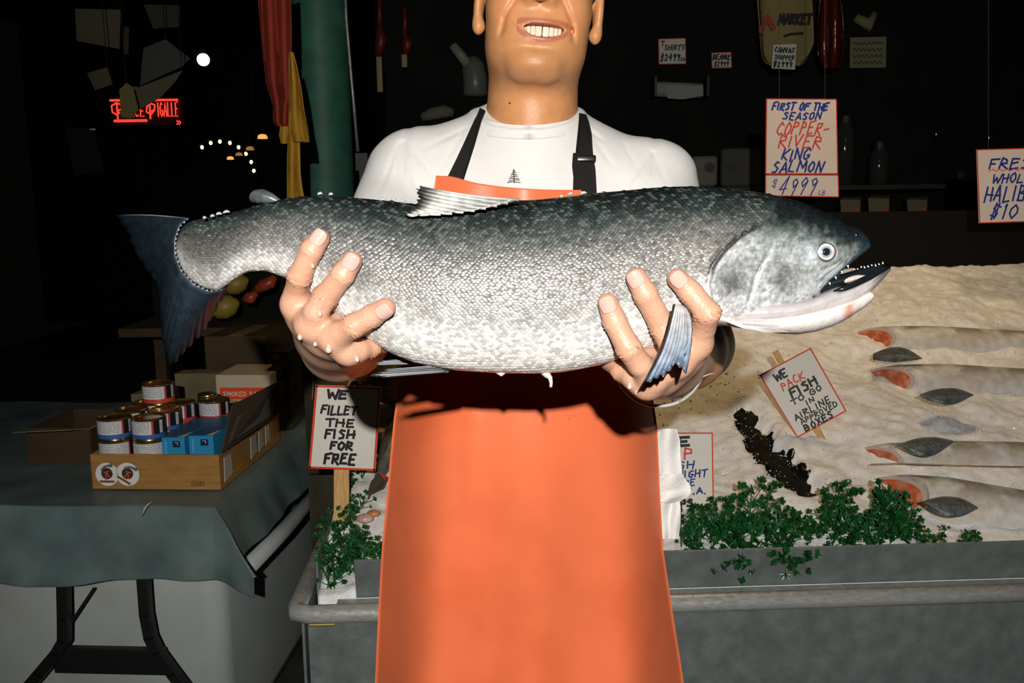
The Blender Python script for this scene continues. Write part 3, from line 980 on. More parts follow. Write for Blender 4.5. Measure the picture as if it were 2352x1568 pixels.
def surface(sdf, lo, hi, h):
    """sparse surface nets of an implicit solid"""
    lo = np.asarray(lo, float); hi = np.asarray(hi, float)
    B = 8
    nb = np.ceil((hi - lo) / (h * B)).astype(int)
    I = np.stack(np.meshgrid(*[np.arange(q) for q in nb], indexing='ij'), -1).reshape(-1, 3)
    d = sdf(lo + (I + .5) * h * B)
    I = I[np.abs(d) < 11 * h]
    loc = np.stack(np.meshgrid(*[np.arange(B + 1)] * 3, indexing='ij'), -1).reshape(-1, 3)
    keys, verts, quads = [], [], []
    dim = nb * B + 2
    def key(c):
        return (c[:, 0] * dim[1] + c[:, 1]) * dim[2] + c[:, 2]
    E = []
    corner = np.array([(i, j, k) for i in (0, 1) for j in (0, 1) for k in (0, 1)])
    edges = [(a, b) for a in range(8) for b in range(a + 1, 8) if np.abs(corner[a] - corner[b]).sum() == 1]
    for s in range(0, len(I), 400):
        blk = I[s:s + 400]
        g = (blk[:, None] * B + loc[None])
        v = sdf((lo + g.reshape(-1, 3) * h)).reshape(len(blk), B + 1, B + 1, B + 1)
        cs = np.stack([v[:, i:B + i, j:B + j, k:B + k] for i, j, k in corner], -1)
        neg = cs < 0
        act = neg.any(-1) & ~neg.all(-1)
        w_ = np.argwhere(act)
        if not len(w_): continue
        cv = cs[act]
        gi = blk[w_[:, 0]] * B + w_[:, 1:]
        acc = np.zeros((len(cv), 3)); cnt = np.zeros(len(cv))
        for a, b in edges:
            x = (cv[:, a] < 0) != (cv[:, b] < 0)
            t = np.where(x, cv[:, a] / (cv[:, a] - cv[:, b] + 1e-20), 0)
            acc += np.where(x[:, None], corner[a] + t[:, None] * (corner[b] - corner[a]), 0)
            cnt += x
        verts.append(lo + (gi + acc / cnt[:, None]) * h)
        keys.append(key(gi)); E.append((gi, cv))
    V = np.concatenate(verts); K = np.concatenate(keys)
    G = np.concatenate([e[0] for e in E]); C = np.concatenate([e[1] for e in E])
    o = np.argsort(K); V, K, G, C = V[o], K[o], G[o], C[o]
    def find(c):
        q = key(c); i = np.clip(np.searchsorted(K, q), 0, len(K) - 1)
        return np.where(K[i] == q, i, -1)
    eye3 = np.eye(3, dtype=int)
    Q = []
    for ax, ci in ((0, 4), (1, 2), (2, 1)):
        m_ = (C[:, 0] < 0) != (C[:, ci] < 0)
        g = G[m_]; flip = C[m_, 0] < 0
        u, v_ = eye3[(ax + 1) % 3], eye3[(ax + 2) % 3]
        ids = np.stack([find(g), find(g - u), find(g - u - v_), find(g - v_)], 1)
        ok = (ids >= 0).all(1)
        ids = ids[ok]; fl = flip[ok]
        ids[~fl] = ids[~fl][:, ::-1]
        Q.append(ids)
    Q = np.concatenate(Q)
    e = h * .5
    for _ in range(1):
        d = sdf(V)
        gr = np.stack([sdf(V + e * eye3[a]) - sdf(V - e * eye3[a]) for a in range(3)], 1) / (2 * e)
        gn = (gr * gr).sum(1)
        V = V - np.clip(d / (gn + .05), -h, h)[:, None] * gr
    return V, Q
def trace(sdf, px, py, d0=.9, d1=1.6):
    """first depth along the pixel's ray where the solid begins"""
    r = ray(px, py); d = d0
    for _ in range(60):
        s = float(sdf((CAM + d * r)[None])[0])
        if s < 4e-4 or d > d1: break
        d += max(s * .9, 3e-4)
    return d

def trace_many(sdf, px, py, d0=.95, d1=1.345):
    px, py = np.asarray(px, float), np.asarray(py, float)
    r = FWD[None] + ((px - 1176.0) / F)[:, None] * RT[None] + ((784.0 - py) / F)[:, None] * UP[None]
    d = np.full(len(px), d0)
    for _ in range(50):
        s = sdf(CAM + d[:, None] * r)
        d = np.where((s > 4e-4) & (d < d1), d + np.maximum(s * .9, 3e-4), d)
    return np.minimum(d, d1)
# ================================================================== the person
X0 = 0.028
HO = PY(1226, 177, 1.215)
tb, rl = math.radians(4), math.radians(5.5)
Fv = np.array([0, -math.cos(tb), math.sin(tb)])
Uv0 = np.array([0, math.sin(tb), math.cos(tb)])
Rv0 = np.array([1.0, 0, 0])
Uv = Uv0 * math.cos(rl) + Rv0 * math.sin(rl)
Rv = Rv0 * math.cos(rl) - Uv0 * math.sin(rl)
HM = np.stack([Rv, Fv, Uv], 1)
def hw_(x, f, u): return HO + HM @ np.array([x, f, u])
NB = np.array([X0, 1.335, 1.455])

SL_, SR_ = PY(928, 412, 1.34), PY(1512, 428, 1.34)
EL_, ER_ = PY(812, 770, 1.13), PY(1600, 792, 1.13)
WL_, WR_ = P(775, 792, .865), P(1530, 832, .865)
FR = .0118
def on_fish(px, py, r): return P(px, py, min(fish_front(px, py), .742) - r * .93)
def mkfinger(spec):
    """spec rows: px, py, radius, depth (None = lying on the fish)"""
    return [P(a, b, d) if d else on_fish(a, b, r) for a, b, r, d in spec], [s[2] for s in spec]
HANDS = {
 'L': {'fingers': [
   [(678,698,.0096,.736),(681,668,.0091,.729),(688,634,.0090,None),(716,574,.0083,None),(735,548,.0074,None)],
   [(712,746,.0100,.726),(724,717,.0094,.716),(748,681,.0094,None),(788,630,.0086,None),(808,600,.0078,None)],
   [(766,776,.0097,.722),(786,763,.0091,.714),(814,748,.0090,.706),(854,726,.0084,None),(885,707,.0076,None)],
   [(800,806,.0094,.730),(826,803,.0083,.734),(850,798,.0081,.744),(878,789,.0074,.766),(900,778,.0066,.788)]],
   'wrist': WL_, 'thumb': [(735,770,.0135,.815),(712,718,.0115,.815),(706,660,.0105,.815),(712,610,.0088,.812)],
   'spread': [(738,760),(760,776),(782,786),(800,794)]},
 'R': {'fingers': [
   [(1602,788,.0100,.716),(1615,752,.0094,.704),(1626,719,.0092,.690),(1586,671,.0086,None),(1556,640,.0077,None)],
   [(1557,832,.0100,.716),(1541,790,.0094,.700),(1521,748,.0094,None),(1483,677,.0088,None),(1462,639,.0080,None)],
   [(1500,864,.0098,.716),(1469,836,.0093,.704),(1444,800,.0092,.696),(1412,738,.0086,None),(1396,696,.0077,None)],
   [(1486,882,.0100,.724),(1454,867,.0089,.728),(1430,852,.0085,.738),(1402,828,.0078,.756),(1384,808,.0068,.782)]],
   'wrist': WR_, 'thumb': [(1582,790,.0135,.815),(1606,728,.0115,.815),(1610,670,.0105,.815),(1602,620,.0088,.812)],
   'spread': [(1566,818),(1548,836),(1530,848),(1514,854)]},
}
for hd in HANDS.values():
    hd['chains'] = [mkfinger(f) for f in hd['fingers']]
def sd_hand(p, hd):
    d = None
    palm = None
    for (pts, rs), sp in zip(hd['chains'], hd['spread']):
        e = sd_cone(p, pts[0], P(sp[0], sp[1], .83), rs[0] * 1.0, .0150)
        palm = e if palm is None else smin(palm, e, .012)
    ch = hd['chains']
    for i in range(3):
        palm = smin(palm, sd_cone(p, ch[i][0][0] + FWD * .004, ch[i + 1][0][0] + FWD * .004, .0085, .0085), .008)
        m0, m1 = [np.array(P(q[0], q[1], .83)) for q in (hd['spread'][i], hd['spread'][i + 1])]
        palm = smin(palm, sd_cone(p, (ch[i][0][0] + m0) / 2, (ch[i + 1][0][0] + m1) / 2, .0115, .0115), .010)
    palm = smin(palm, sd_cone(p, (ch[1][0][0] + ch[2][0][0]) / 2 + FWD * .024, hd['wrist'], .0205, .026), .012)
    palm = smin(palm, sd_cone(p, (ch[0][0][0] + ch[1][0][0]) / 2 + FWD * .020, hd['wrist'], .0165, .024), .012)
    palm = smin(palm, sd_cone(p, P(hd['spread'][1][0], hd['spread'][1][1], .80), hd['wrist'], .0215, .026), .02)
    th = [P(a, b, c) for a, b, r, c in hd['thumb']]
    palm = smin(palm, chain(p, th, [q[2] for q in hd['thumb']], .006), .018)
    fd = None
    for pts, rs in hd['chains']:
        e = chain(p, pts, rs, .0015)
        # knuckle creases across the back of each finger
        for j, amp in ((2, .0010), (3, .0006)):
            ax = pts[j + 1] - pts[j - 1]; ax = ax / np.linalg.norm(ax)
            s = (p - pts[j]) @ ax
            e = e + amp * np.exp(-(s / .0045) ** 2) * np.cos(s * 2 * math.pi / .0028)
            e = e - .0004 * np.exp(-(s / .006) ** 2)
        fd = e if fd is None else smin(fd, e, .0025)
    return smin(fd, palm, .008)
def sd_arm(p, S, E, W):
    d = sd_cone(p, S, E, .044, .042)
    mid = E * .62 + W * .38
    d = smin(d, sd_cone(p, E, mid, .040, .040), .02)
    return smin(d, sd_cone(p, mid, W, .039, .027), .02)
def sd_torso(p):
    d = sd_ell(p, (X0, 1.335, 1.30), (.168, .105, .21))
    d = smin(d, sd_ell(p, (X0, 1.335, 1.08), (.150, .105, .25)), .06)
    d = smin(d, sd_ell(p, (X0, 1.335, .90), (.160, .112, .17)), .06)
    d = smin(d, sd_cone(p, (X0 - .155, 1.345, 1.452), (X0 + .165, 1.345, 1.432), .050, .050), .05)
    d = smin(d, sd_cone(p, (X0 - .02, 1.36, 1.50), (X0 - .12, 1.355, 1.465), .055, .045), .04)
    d = smin(d, sd_cone(p, (X0 + .02, 1.36, 1.50), (X0 + .12, 1.355, 1.450), .055, .045), .04)
    return d
# face: local x right, f forward, u up from the chin
MOUTH = (0.006, 0.0580)
def sd_head(p):
    q = (p - HO) @ HM
    x, f, u = q[:, 0], q[:, 1], q[:, 2]
    ax = np.stack([np.abs(x), f, u], 1)
    d = sd_ell(q, (0, -.105, .155), (.077, .097, .096))
    d = smin(d, sd_ell(q, (0, -.060, .088), (.061, .054, .078)), .03)
    d = smin(d, sd_ell(ax, (.036, -.046, .092), (.030, .034, .034)), .02)
    d = smin(d, sd_cone(ax, (.047, -.092, .058), (.016, -.026, .018), .017, .016), .035)
    d = smin(d, sd_ell(ax, (.030, -.058, .050), (.027, .035, .032)), .025)
    d = smin(d, sd_ell(q, (0, -.017, .0195), (.024, .020, .016)), .018)
    d = smin(d, sd_ell(q, (0, -.026, .058), (.038, .026, .030)), .02)
    d = smin(d, sd_ell(q, (0, -.075, .032), (.047, .058, .028)), .03)
    # nose, brows
    n = smin(sd_cone(q, (0, -.020, .135), (0, .013, .103), .010, .0125), sd_ell(ax, (.0125, -.002, .098), (.0085, .010, .0075)), .008)
    d = smin(d, n, .012)
    d = smin(d, sd_cone(ax, (.014, -.018, .142), (.044, -.030, .142), .011, .010), .018)
    d = smax(d, -sd_ell(ax, (.0315, -.008, .128), (.0150, .012, .0048)), .005)
    # neck
    nk = sd_cone(p, hw_(0, -.106, .035), NB + np.array([0, .004, 0]), .0605, .066)
    nk = smin(nk, sd_cone(p, hw_(0, -.088, .02), NB + np.array([0, -.026, -.01]), .033, .034), .03)
    d = smin(d, nk, .02)
    # ears
    sgn = np.where(x > 0, 1.0, -1.0)
    e = sd_ell(ax, (.0815, -.100, .112), (.0085, .019, .032))
    e = smin(e, sd_ell(ax, (.0790, -.092, .078), (.0080, .010, .011)), .010)
    e = smax(e, -sd_ell(ax, (.0905, -.096, .113), (.006, .011, .020)), .004)
    d = smin(d, e, .007)
    # smile: lips, the open mouth, the creases beside it
    mx, mu = x - MOUTH[0], u - MOUTH[1]
    bend = 5.0 * mx * mx
    up_c = np.stack([mx, f, mu - bend], 1)
    t = np.clip(1 - (mx / .0335) ** 2, 0, 1)
    zo = np.interp(np.abs(mx), [0, .012, .024, .034], [-.0035, -.0055, -.012, -.0215])
    for s_, w_ in ((1, .0036), (-1, .0044)):
        lip = np.sqrt(((mu - bend - s_ * (.0095 * np.sqrt(t) + .0012)) / 1.0) ** 2 + (f - zo + .001) ** 2) - w_ * (.35 + .65 * t)
        lip = np.where(np.abs(mx) < .036, lip, .05)
        d = smin(d, lip, .005)
    op = np.sqrt((mx / .0295) ** 2 + ((mu - bend) / .0084) ** 2 + ((f - zo) / .015) ** 2) - 1
    d = smax(d, -op * .0075, .002)
    c1 = np.interp(u, [.05, .075, .105], [.047, .043, .026])
    cr = np.sqrt((np.abs(x) - c1) ** 2 + (f + .020) ** 2 * .05)
    d = d + .0030 * np.exp(-((np.abs(x) - c1) / .0040) ** 2) * sstep(.045, .06, u) * (1 - sstep(.10, .115, u)) * (f > -.06)
    d = d + .0034 * np.exp(-((u - .0375) / .0060) ** 2 - (x / .024) ** 2) * (f > -.05)
    return d
def near(p, lo, hi, m=.05):
    return ((p > np.array(lo) - m) & (p < np.array(hi) + m)).all(1)
def bb(pts, r):
    a = np.array(pts); return a.min(0) - r, a.max(0) + r
GR = []
GR.append((lambda p: sd_head(p), *bb([hw_(-.09, -.21, -.02), hw_(.09, .03, .26), hw_(.09, -.21, .26), NB - .07, NB + .07], .02)))
GR.append((lambda p: smax(sd_torso(p), 1.12 - p[:, 2], .01), (X0 - .24, 1.18, 1.10), (X0 + .25, 1.47, 1.58)))
for k, S, E, W in (('L', SL_, EL_, WL_), ('R', SR_, ER_, WR_)):
    GR.append((lambda p, S=S, E=E, W=W: sd_arm(p, S, E, W), *bb([S, E, W], .07)))
    hp = [q for c in HANDS[k]['chains'] for q in c[0]] + [W] + [P(a, b, c) for a, b, r, c in HANDS[k]['thumb']]
    GR.append((lambda p, k=k: sd_hand(p, HANDS[k]), *bb(hp, .035)))
def sd_body(p):
    d = np.full(len(p), .06)
    for fn, lo, hi in GR:
        m_ = near(p, lo, hi, .03)
        if m_.any():
            d[m_] = smin(d[m_], fn(p[m_]), .018)
    return d
person = empty('person', (X0, 1.33, 0), 'smiling person in white T-shirt and orange bib apron holding out the big salmon', 'person')
bv, bq = surface(sd_body, (-.34, .58, 1.06), (.42, 1.52, 1.86), .0019)
print('body', len(bv), len(bq))
# skin tones: lips, pink fingertips and knuckles; hands painted paler for the near flash
q = (bv - HO) @ HM
SKC = np.tile(np.array([.63, .290, .120]), (len(bv), 1))
hand_w = sstep(1.02, .86, bv[:, 1])[:, None]
SKC = SKC * (1 - hand_w) + np.array([.57, .320, .215]) * hand_w
mx, mu = q[:, 0] - MOUTH[0], q[:, 2] - MOUTH[1]
bend = 5.0 * mx * mx
tt = np.clip(1 - (mx / .0335) ** 2, 0, 1)
lipd = np.minimum(np.abs(mu - bend - (.0100 * np.sqrt(tt) + .001)) - .0016, np.abs(mu - bend + (.0100 * np.sqrt(tt) + .001)) - .0012)
lipm = .75 * (sstep(.0034, .0010, lipd) * (np.abs(mx) < .0325) * (q[:, 1] > -.06))[:, None]
SKC = SKC * (1 - lipm) + np.array([.44, .12, .075]) * lipm
inn = ((np.abs(mx) < .027) & (np.abs(mu - bend) < .0085 * np.sqrt(tt)) & (q[:, 1] < np.interp(np.abs(mx), [0, .012, .024, .034], [-.0035, -.0055, -.012, -.0215]) - .006) & (q[:, 1] > -.06))[:, None]
SKC = np.where(inn, np.array([.22, .04, .03]), SKC)
# a shadow of beard growth on jaw and upper lip
beard = (sstep(.045, .01, q[:, 2]) * sstep(-.02, .0, q[:, 2]) * (q[:, 1] > -.10) * (np.abs(q[:, 0]) < .07))[:, None]
SKC = SKC * (1 - .16 * beard)
cheek = np.exp(-((np.abs(q[:, 0]) - .04) / .02) ** 2 - ((q[:, 2] - .085) / .025) ** 2)[:, None] * (q[:, 1] > -.08)[:, None]
SKC = SKC + np.array([.05, -.01, -.005]) * cheek
for hd in HANDS.values():
    for pts, rs in hd['chains']:
        tipw = sstep(.016, .006, np.linalg.norm(bv - pts[-1], axis=1))[:, None]
        SKC = SKC * (1 - .45 * tipw) + np.array([.60, .24, .18]) * .45 * tipw
        kn = np.exp(-(np.linalg.norm(bv - pts[2], axis=1) / .013) ** 2)[:, None]
        SKC = SKC * (1 - .28 * kn) + np.array([.50, .19, .11]) * .28 * kn
SKINM = mat('skin', rough=.38, spec=.5, attr=True, sss=.12, var=.07, vscale=70, bump=.17, bscale=520)
body = mk('body', bv, bq, SKINM, person, tint=np.clip(SKC, .01, .9), origin=np.array([X0, 1.33, 1.10]))
body['label'] = 'tanned skin of face, neck, arms and wet hands'
# mole on the neck
md = trace(sd_body, 1171, 237)
MB().blob(P(1171, 237, md), (.0016, .0012, .0010), Rcam, 8).build('mole', mat('mole', (.06, .02, .012), rough=.6), person, smooth=True)
# nails
NAIL = mat('fingernail', (.62, .37, .31), rough=.16, spec=.6, coat=.3)
def nail(hk, fi, tw=0.0):
    pts, rs = HANDS[hk]['chains'][fi]
    ax = pts[4] - pts[3]; ax /= np.linalg.norm(ax)
    view = CAM - pts[4]; view /= np.linalg.norm(view)
    n = view - ax * view.dot(ax); n /= np.linalg.norm(n)
    sd = np.cross(ax, n)
    n = n * math.cos(tw) + sd * math.sin(tw); sd = np.cross(ax, n)
    r = rs[4] * 1.02
    g = np.zeros((15, 15, 3))
    for i in range(15):
        for j in range(15):
            u, v = i / 7 - 1, j / 7 - 1
            uu = u * math.sqrt(max(0, 1 - (.62 if v > 0 else .45) * v * v)); a = uu * .86
            L = v * .0062 * (1 - .10 * u * u)
            c = pts[4] + ax * (L + .0005)
            rad = r * (1.0 - max(0, (L - .002)) ** 2 * 2600)
            g[i, j] = c + (n * math.cos(a) + sd * math.sin(a)) * (rad + .0004) + n * .0002
    return sheet('fingernail', g, .0007, NAIL, body, flip=False)
for hk, fi, tw in (('L', 0, -.25), ('L', 1, -.05), ('L', 2, .30), ('R', 0, .05), ('R', 1, -.15), ('R', 2, -.1)):
    nail(hk, fi, tw)
# teeth
TM = mat('teeth', (.80, .72, .55), rough=.18, spec=.5)
tx = [-.0225, -.0175, -.0118, -.0047, .0043, .0115, .0172, .0222]
tw_ = [.0042, .0054, .0062, .0084, .0084, .0062, .0054, .0042]
for a, w2 in zip(tx, tw_):
    fz = float(np.interp(abs(a), [0, .012, .024, .034], [-.0035, -.0055, -.012, -.0215])) - .0055
    hh = .0128 * (1 - (a / .034) ** 2 * .75)
    b_ = 5 * a * a
    c = hw_(a + MOUTH[0], fz, MOUTH[1] + b_ + .0005)
    yaw = -math.atan2(a, .030) * .8
    Rz = np.array([[math.cos(yaw), -math.sin(yaw), 0], [math.sin(yaw), math.cos(yaw), 0], [0, 0, 1]])
    MB().box(c, (w2 * .97, .004, hh), HM @ Rz, bev=.0014).build('tooth', TM, person, smooth=True)
# eyes, brows and hair (above the top of the picture)
for sx in (-1, 1):
    ec = hw_(sx * .0315, -.0235, .128)
    e_ = MB().blob(ec, (.0122, .0122, .0122), HM, 18).build('eyeball', mat('eye_white', (.75, .73, .70), rough=.1), person, smooth=True)
    MB().blob(hw_(sx * .0315, -.0122, .128), (.0058, .0016, .0058), HM, 16).build('eye_iris', mat('brown_iris', (.07, .035, .015), rough=.1), e_, smooth=True)
    MB().tube([hw_(sx * .014, -.004, .143), hw_(sx * .03, -.006, .148), hw_(sx * .048, -.020, .142)], [.0028, .0036, .0016], 8).build('eyebrow', mat('hair_dark', (.025, .016, .010), rough=.6), person, smooth=True)
def sd_hair(p):
    q = (p - HO) @ HM
    d = sd_ell(q, (0, -.108, .163), (.0835, .103, .100))
    d = d + .0025 * np.sin(q[:, 0] * 210) * np.sin(q[:, 2] * 160 + q[:, 1] * 190)
    fr = np.interp(q[:, 1], [-.20, -.12, -.085, -.03, .0], [.06, .085, .11, .185, .20])
    return smax(d, fr - q[:, 2], .006)
hv, hq = surface(sd_hair, HO + np.array([-.14, -.05, .02]), HO + np.array([.16, .26, .32]), .004)
mk('hair', hv, hq, mat('hair_dark'), person)

# ------------------------------------------------------------------ T-shirt
CREASES = []
for (x1, y1, x2, y2, wd_, am_) in ((908,325,868,450,.006,.0045),(912,325,898,450,.005,.004),(916,325,930,450,.005,.004),(918,322,962,450,.006,.0045),(925,320,1005,420,.006,.004),(1070,288,960,340,.007,.0035),(1060,300,1000,400,.007,.003),
        (1352,285,1395,320,.006,.005),(1360,300,1420,390,.007,.003),(1512,348,1500,440,.006,.0045),(1512,348,1540,440,.006,.004),(1505,345,1440,430,.007,.004),(1440,325,1490,420,.006,.003),(1120,300,1240,312,.007,.002),(1180,330,1270,400,.008,.0025),(1290,310,1230,380,.008,.002)):
    q1, q2 = PY(x1, y1, 1.26), PY(x2, y2, 1.24)
    CREASES.append((q1[0], q1[2], q2[0], q2[2], wd_ * .45, am_ * .36))
def sd_shirt(p):
    d = sd_torso(p) - .010
    for S, E, si in ((SL_, EL_, -1), (SR_, ER_, 1)):
        T = S + (E - S) * .62
        d = smin(d, sd_cone(p, S + np.array([0, 0, .004]), T, .051, .062), .040)
    # drag folds running from the armpits and neck
    x, z = p[:, 0] - X0, p[:, 2]
    fo = np.sin((x * .75 + (z - 1.36) * .9) * 62 + 2.1 * np.sin(z * 17)) * .5 + np.sin((x * .9 - (z - 1.36) * .8) * 48 + 1.3) * .5
    wgt = np.clip((np.abs(x) - .045) / .10, 0, 1) * np.clip((1.50 - z) / .05, 0, 1)
    d = d + fo * .0026 * wgt + np.sin(x * 34 + z * 40) * .0010
    for sx in (-.192, .178):
        d = d + .0013 * np.exp(-((x - sx * .93 - (z - 1.42) * .12) / .006) ** 2) * (z > 1.33)
    for (ax_, az_, bx_, bz_, wd_, am_) in CREASES:
        vx, vz = bx_ - ax_, bz_ - az_
        t = np.clip(((p[:, 0] - ax_) * vx + (z - az_) * vz) / (vx * vx + vz * vz), 0, 1)
        dist = np.hypot(p[:, 0] - ax_ - t * vx, z - az_ - t * vz)
        d = d + am_ * np.exp(-(dist / wd_) ** 2) * np.sin(np.pi * (.12 + .88 * t)) ** .5 * (p[:, 1] < 1.42)
    # the part hugging the neck, cut along the neckline
    nk = sd_cone(p, (X0 - .002, 1.330, 1.40), (X0 - .002, 1.326, 1.60), .084, .0665)
    nk = smax(nk, (p[:, 2] - (1.514 + .20 * (p[:, 1] - 1.262) + 1.2 * x * x)) * .97, .003)
    return smin(d, nk, .022)
tv, tq = surface(sd_shirt, (-.36, 1.10, .80), (.42, 1.52, 1.62), .0036)
SHIRT = mat('white_cotton', (.80, .79, .77), rough=.85, spec=.15, bump=.12, bscale=900, var=.03, vscale=30)
shirt = mk('t_shirt', tv, tq, SHIRT, person)
shirt['label'] = 'white cotton T-shirt'
# ribbed collar following the neckline
cpts = []
for k in range(41):
    a = 2 * math.pi * k / 40
    x, y = math.sin(a) * .0685, -math.cos(a) * .0665
    cpts.append(np.array([X0 - .002 + x, 1.328 + y, 1.514 + .20 * (1.328 + y - 1.262) + 1.2 * x * x]))
nv_ = 7
g = np.zeros((41, nv_, 3))
for k, p in enumerate(cpts):
    rad = p - np.array([X0 - .002, 1.328, p[2]]); rad /= np.linalg.norm(rad)
    for j in range(nv_):
        t = j / (nv_ - 1)
        g[k, j] = p + rad * (.0015 + .0085 * t + .002 * math.sin(math.pi * t)) + np.array([0, 0, .004 - .019 * t])
sheet('collar', g, .002, SHIRT, shirt, flip=True)
# small tree print on the chest
INK = mat('black_print', (.03, .035, .03), rough=.7)
mb = MB()
def shirt_stroke(a, b, wpx):
    a, b = np.array(a, float), np.array(b, float)
    d = b - a; d /= np.linalg.norm(d) + 1e-9
    n = np.array([-d[1], d[0]]) * wpx / 2
    pts = [a - n, b - n, b + n, a + n]
    mb.add([P(x, y, trace(sd_shirt, x, y) - .0012) for x, y in pts], [(0, 1, 2, 3)])
shirt_stroke((1180, 388), (1181, 420), 2.4)
for k in range(7):
    y = 391 + k * 4.3; L = 3 + k * 2.0
    shirt_stroke((1180, y), (1180 - L, y + 2.5 + (k % 2)), 1.6)
    shirt_stroke((1181, y + 1), (1181 + L, y + 2 - (k % 2) * 1.5), 1.6)
mb.build('tree_print', INK, shirt)

# ------------------------------------------------------------------ apron
APR = mat('orange_rubber', (.88, .19, .075), rough=.38, spec=.35, var=.06, vscale=9, col2=(.80, .155, .056), c2scale=7, c2lo=.5, c2hi=.75, bump=.06, bscale=40)
rows = [((1003,405),(1332,437)), ((992,470),(1350,480)), ((965,600),(1400,600)), ((938,740),(1455,745)), ((922,860),(1492,885)), ((908,960),(1507,985)),
        ((893,1120),(1512,1120)), ((880,1260),(1520,1260)), ((872,1400),(1541,1400)), ((866,1530),(1562,1530)), ((852,1800),(1600,1800)), ((845,2150),(1635,2150)), ((842,2400),(1650,2400))]
rw = np.array(rows, float)
nr, nc = 150, 90
ys = np.linspace(0, len(rows) - 1, nr)
g = np.zeros((nr, nc, 3))
for i, yy in enumerate(ys):
    l = np.array([np.interp(yy, range(len(rows)), rw[:, 0, k]) for k in range(2)])
    r_ = np.array([np.interp(yy, range(len(rows)), rw[:, 1, k]) for k in range(2)])
    for j in range(nc):
        s = j / (nc - 1)
        p = l * (1 - s) + r_ * s
        if yy < 1: p[1] += 9 * math.sin(math.pi * s) * (1 - yy) * (1 if s > .0 else 0) - 6 * math.exp(-((s - .12) / .1) ** 2) * (1 - yy)
        c = 2 * s - 1
        low = min(max((p[1] - 800) / 700, 0), 1.6)
        Y = 1.192 - .03 * math.exp(-((p[1] - 1000) / 420) ** 2) + .105 * abs(c) ** 3.2 * (1 if p[1] > 700 else max(.12, (p[1] - 430) / 270)) + .01 * abs(c) ** 2
        # long soft folds of the skirt
        fold = .0125 * low * math.cos((p[0] - 1095) / 118 * math.pi + .4 * math.sin(p[1] / 260)) + .004 * math.exp(-((p[0] - 1088) / 26) ** 2) * min(max((p[1] - 900) / 60, 0), 1) * -1
        fold += .0065 * low * math.sin((p[0] - 1310) / 62 + p[1] / 500)
        if p[1] < 520: fold = .004 * math.sin((p[0] - 1000) / 45) + .002 * math.sin((p[0]) / 22)
        Y += fold
        d = PY(p[0], p[1], Y)
        g[i, j] = d
# keep the bib clear of the shirt
fl = g.reshape(-1, 3)
for _ in range(6):
    dd = sd_shirt(fl)
    fl[:, 1] -= np.clip(.006 - dd, 0, .02) * (fl[:, 2] > .9)
g = fl.reshape(nr, nc, 3)
apron = sheet('apron', g, .0022, APR, person, flip=True)
apron['label'] = 'orange rubber bib apron'
def gpt(s, yy):
    i = min(max(yy, 0), len(rows) - 1) / (len(rows) - 1) * (nr - 1); j = min(max(s, 0), 1) * (nc - 1)
    i0, j0 = int(min(i, nr - 2)), int(min(j, nc - 2))
    a, b = i - i0, j - j0
    return (g[i0, j0] * (1-a) * (1-b) + g[i0+1, j0] * a * (1-b) + g[i0, j0+1] * (1-a) * b + g[i0+1, j0+1] * a * b)
# hem stitches and the name inked on the bib
STI = mat('apron_thread', (.28, .06, .03), rough=.8)
mb = MB()
for k in range(34):
    a, b = gpt(.14 + k * .025, .21), gpt(.14 + k * .025 + .014, .21)
    o = np.array([0, -.0008, 0])
    mb.tube([a + o, b + o], .00035, 5)
mb.build('hem_stitching', STI, apron)
mb = MB()
polys, wd = strokes('KATE', 0, 0, 1.0, .8, .35, .1, .04)
for pl in polys:
    for a, b in zip(pl[:-1], pl[1:]):
        f3 = lambda q: gpt(.44 + .145 * q[0] / wd, .56 - .24 * q[1]) + np.array([0, -.0006, 0])
        mb.tube([f3(a), f3(b)], .0008, 4)
mb.build('name_lettering', mat('faded_ink', (.16, .05, .06), rough=.7), apron)
# scuff marks
SCF = mat('scuff', (.16, .05, .03), rough=.8)
def ray_apron(px, py):
    best = np.argmin(np.abs((fl - CAM) @ RT / ((fl - CAM) @ FWD) * F + 1176 - px) + np.abs(784 - (fl - CAM) @ UP / ((fl - CAM) @ FWD) * F - py))
    dd = (fl[best] - CAM) @ FWD
    return P(px, py, dd - .0015)
mb = MB()
for (cx, cy, n_, sx, sy) in ((1305, 955, 26, 14, 9), (895, 1372, 10, 4, 8), (1505, 1295, 8, 8, 2), (1420, 905, 8, 5, 3)):
    for k in range(n_):
        x, y = cx + rng.gauss(0, sx), cy + rng.gauss(0, sy)
        a = ray_apron(x, y); b = a + RT * rng.uniform(.0006, .0022) + UP * rng.uniform(-.0012, .0012)
        mb.tube([a, b], .0004, 4)
mb.build('scuff_marks', SCF, apron)
# straps and buckle
STR = mat('black_webbing', (.012, .011, .010), rough=.75, spec=.3, bump=.3, bscale=500)
def strapgrid(rowsx, lift=.004, n=40):
    R_ = np.array(rowsx, float)
    t = np.linspace(0, len(R_) - 1, n)
    E_ = np.stack([np.interp(t, range(len(R_)), R_[:, k]) for k in range(4)], 1)
    s = np.linspace(0, 1, 7)[None]
    px = (E_[:, 0:1] * (1 - s) + E_[:, 2:3] * s).ravel(); py = (E_[:, 1:2] * (1 - s) + E_[:, 3:4] * s).ravel()
    dd = trace_many(sd_shirt, px, py) - lift
    return np.array([P(a, b, c) for a, b, c in zip(px, py, dd)]).reshape(n, 7, 3)
g1 = strapgrid([(1103,250,1115,256),(1092,276,1106,278),(1066,330,1090,334),(1046,372,1076,378),(1028,408,1064,416)])
s1 = sheet('shoulder_strap', g1, .0018, STR, apron, flip=True)
g2 = strapgrid([(1330,262,1344,264),(1329,280,1352,284),(1326,310,1358,312),(1322,350,1361,352),(1318,390,1367,392),(1318,450,1370,450)])
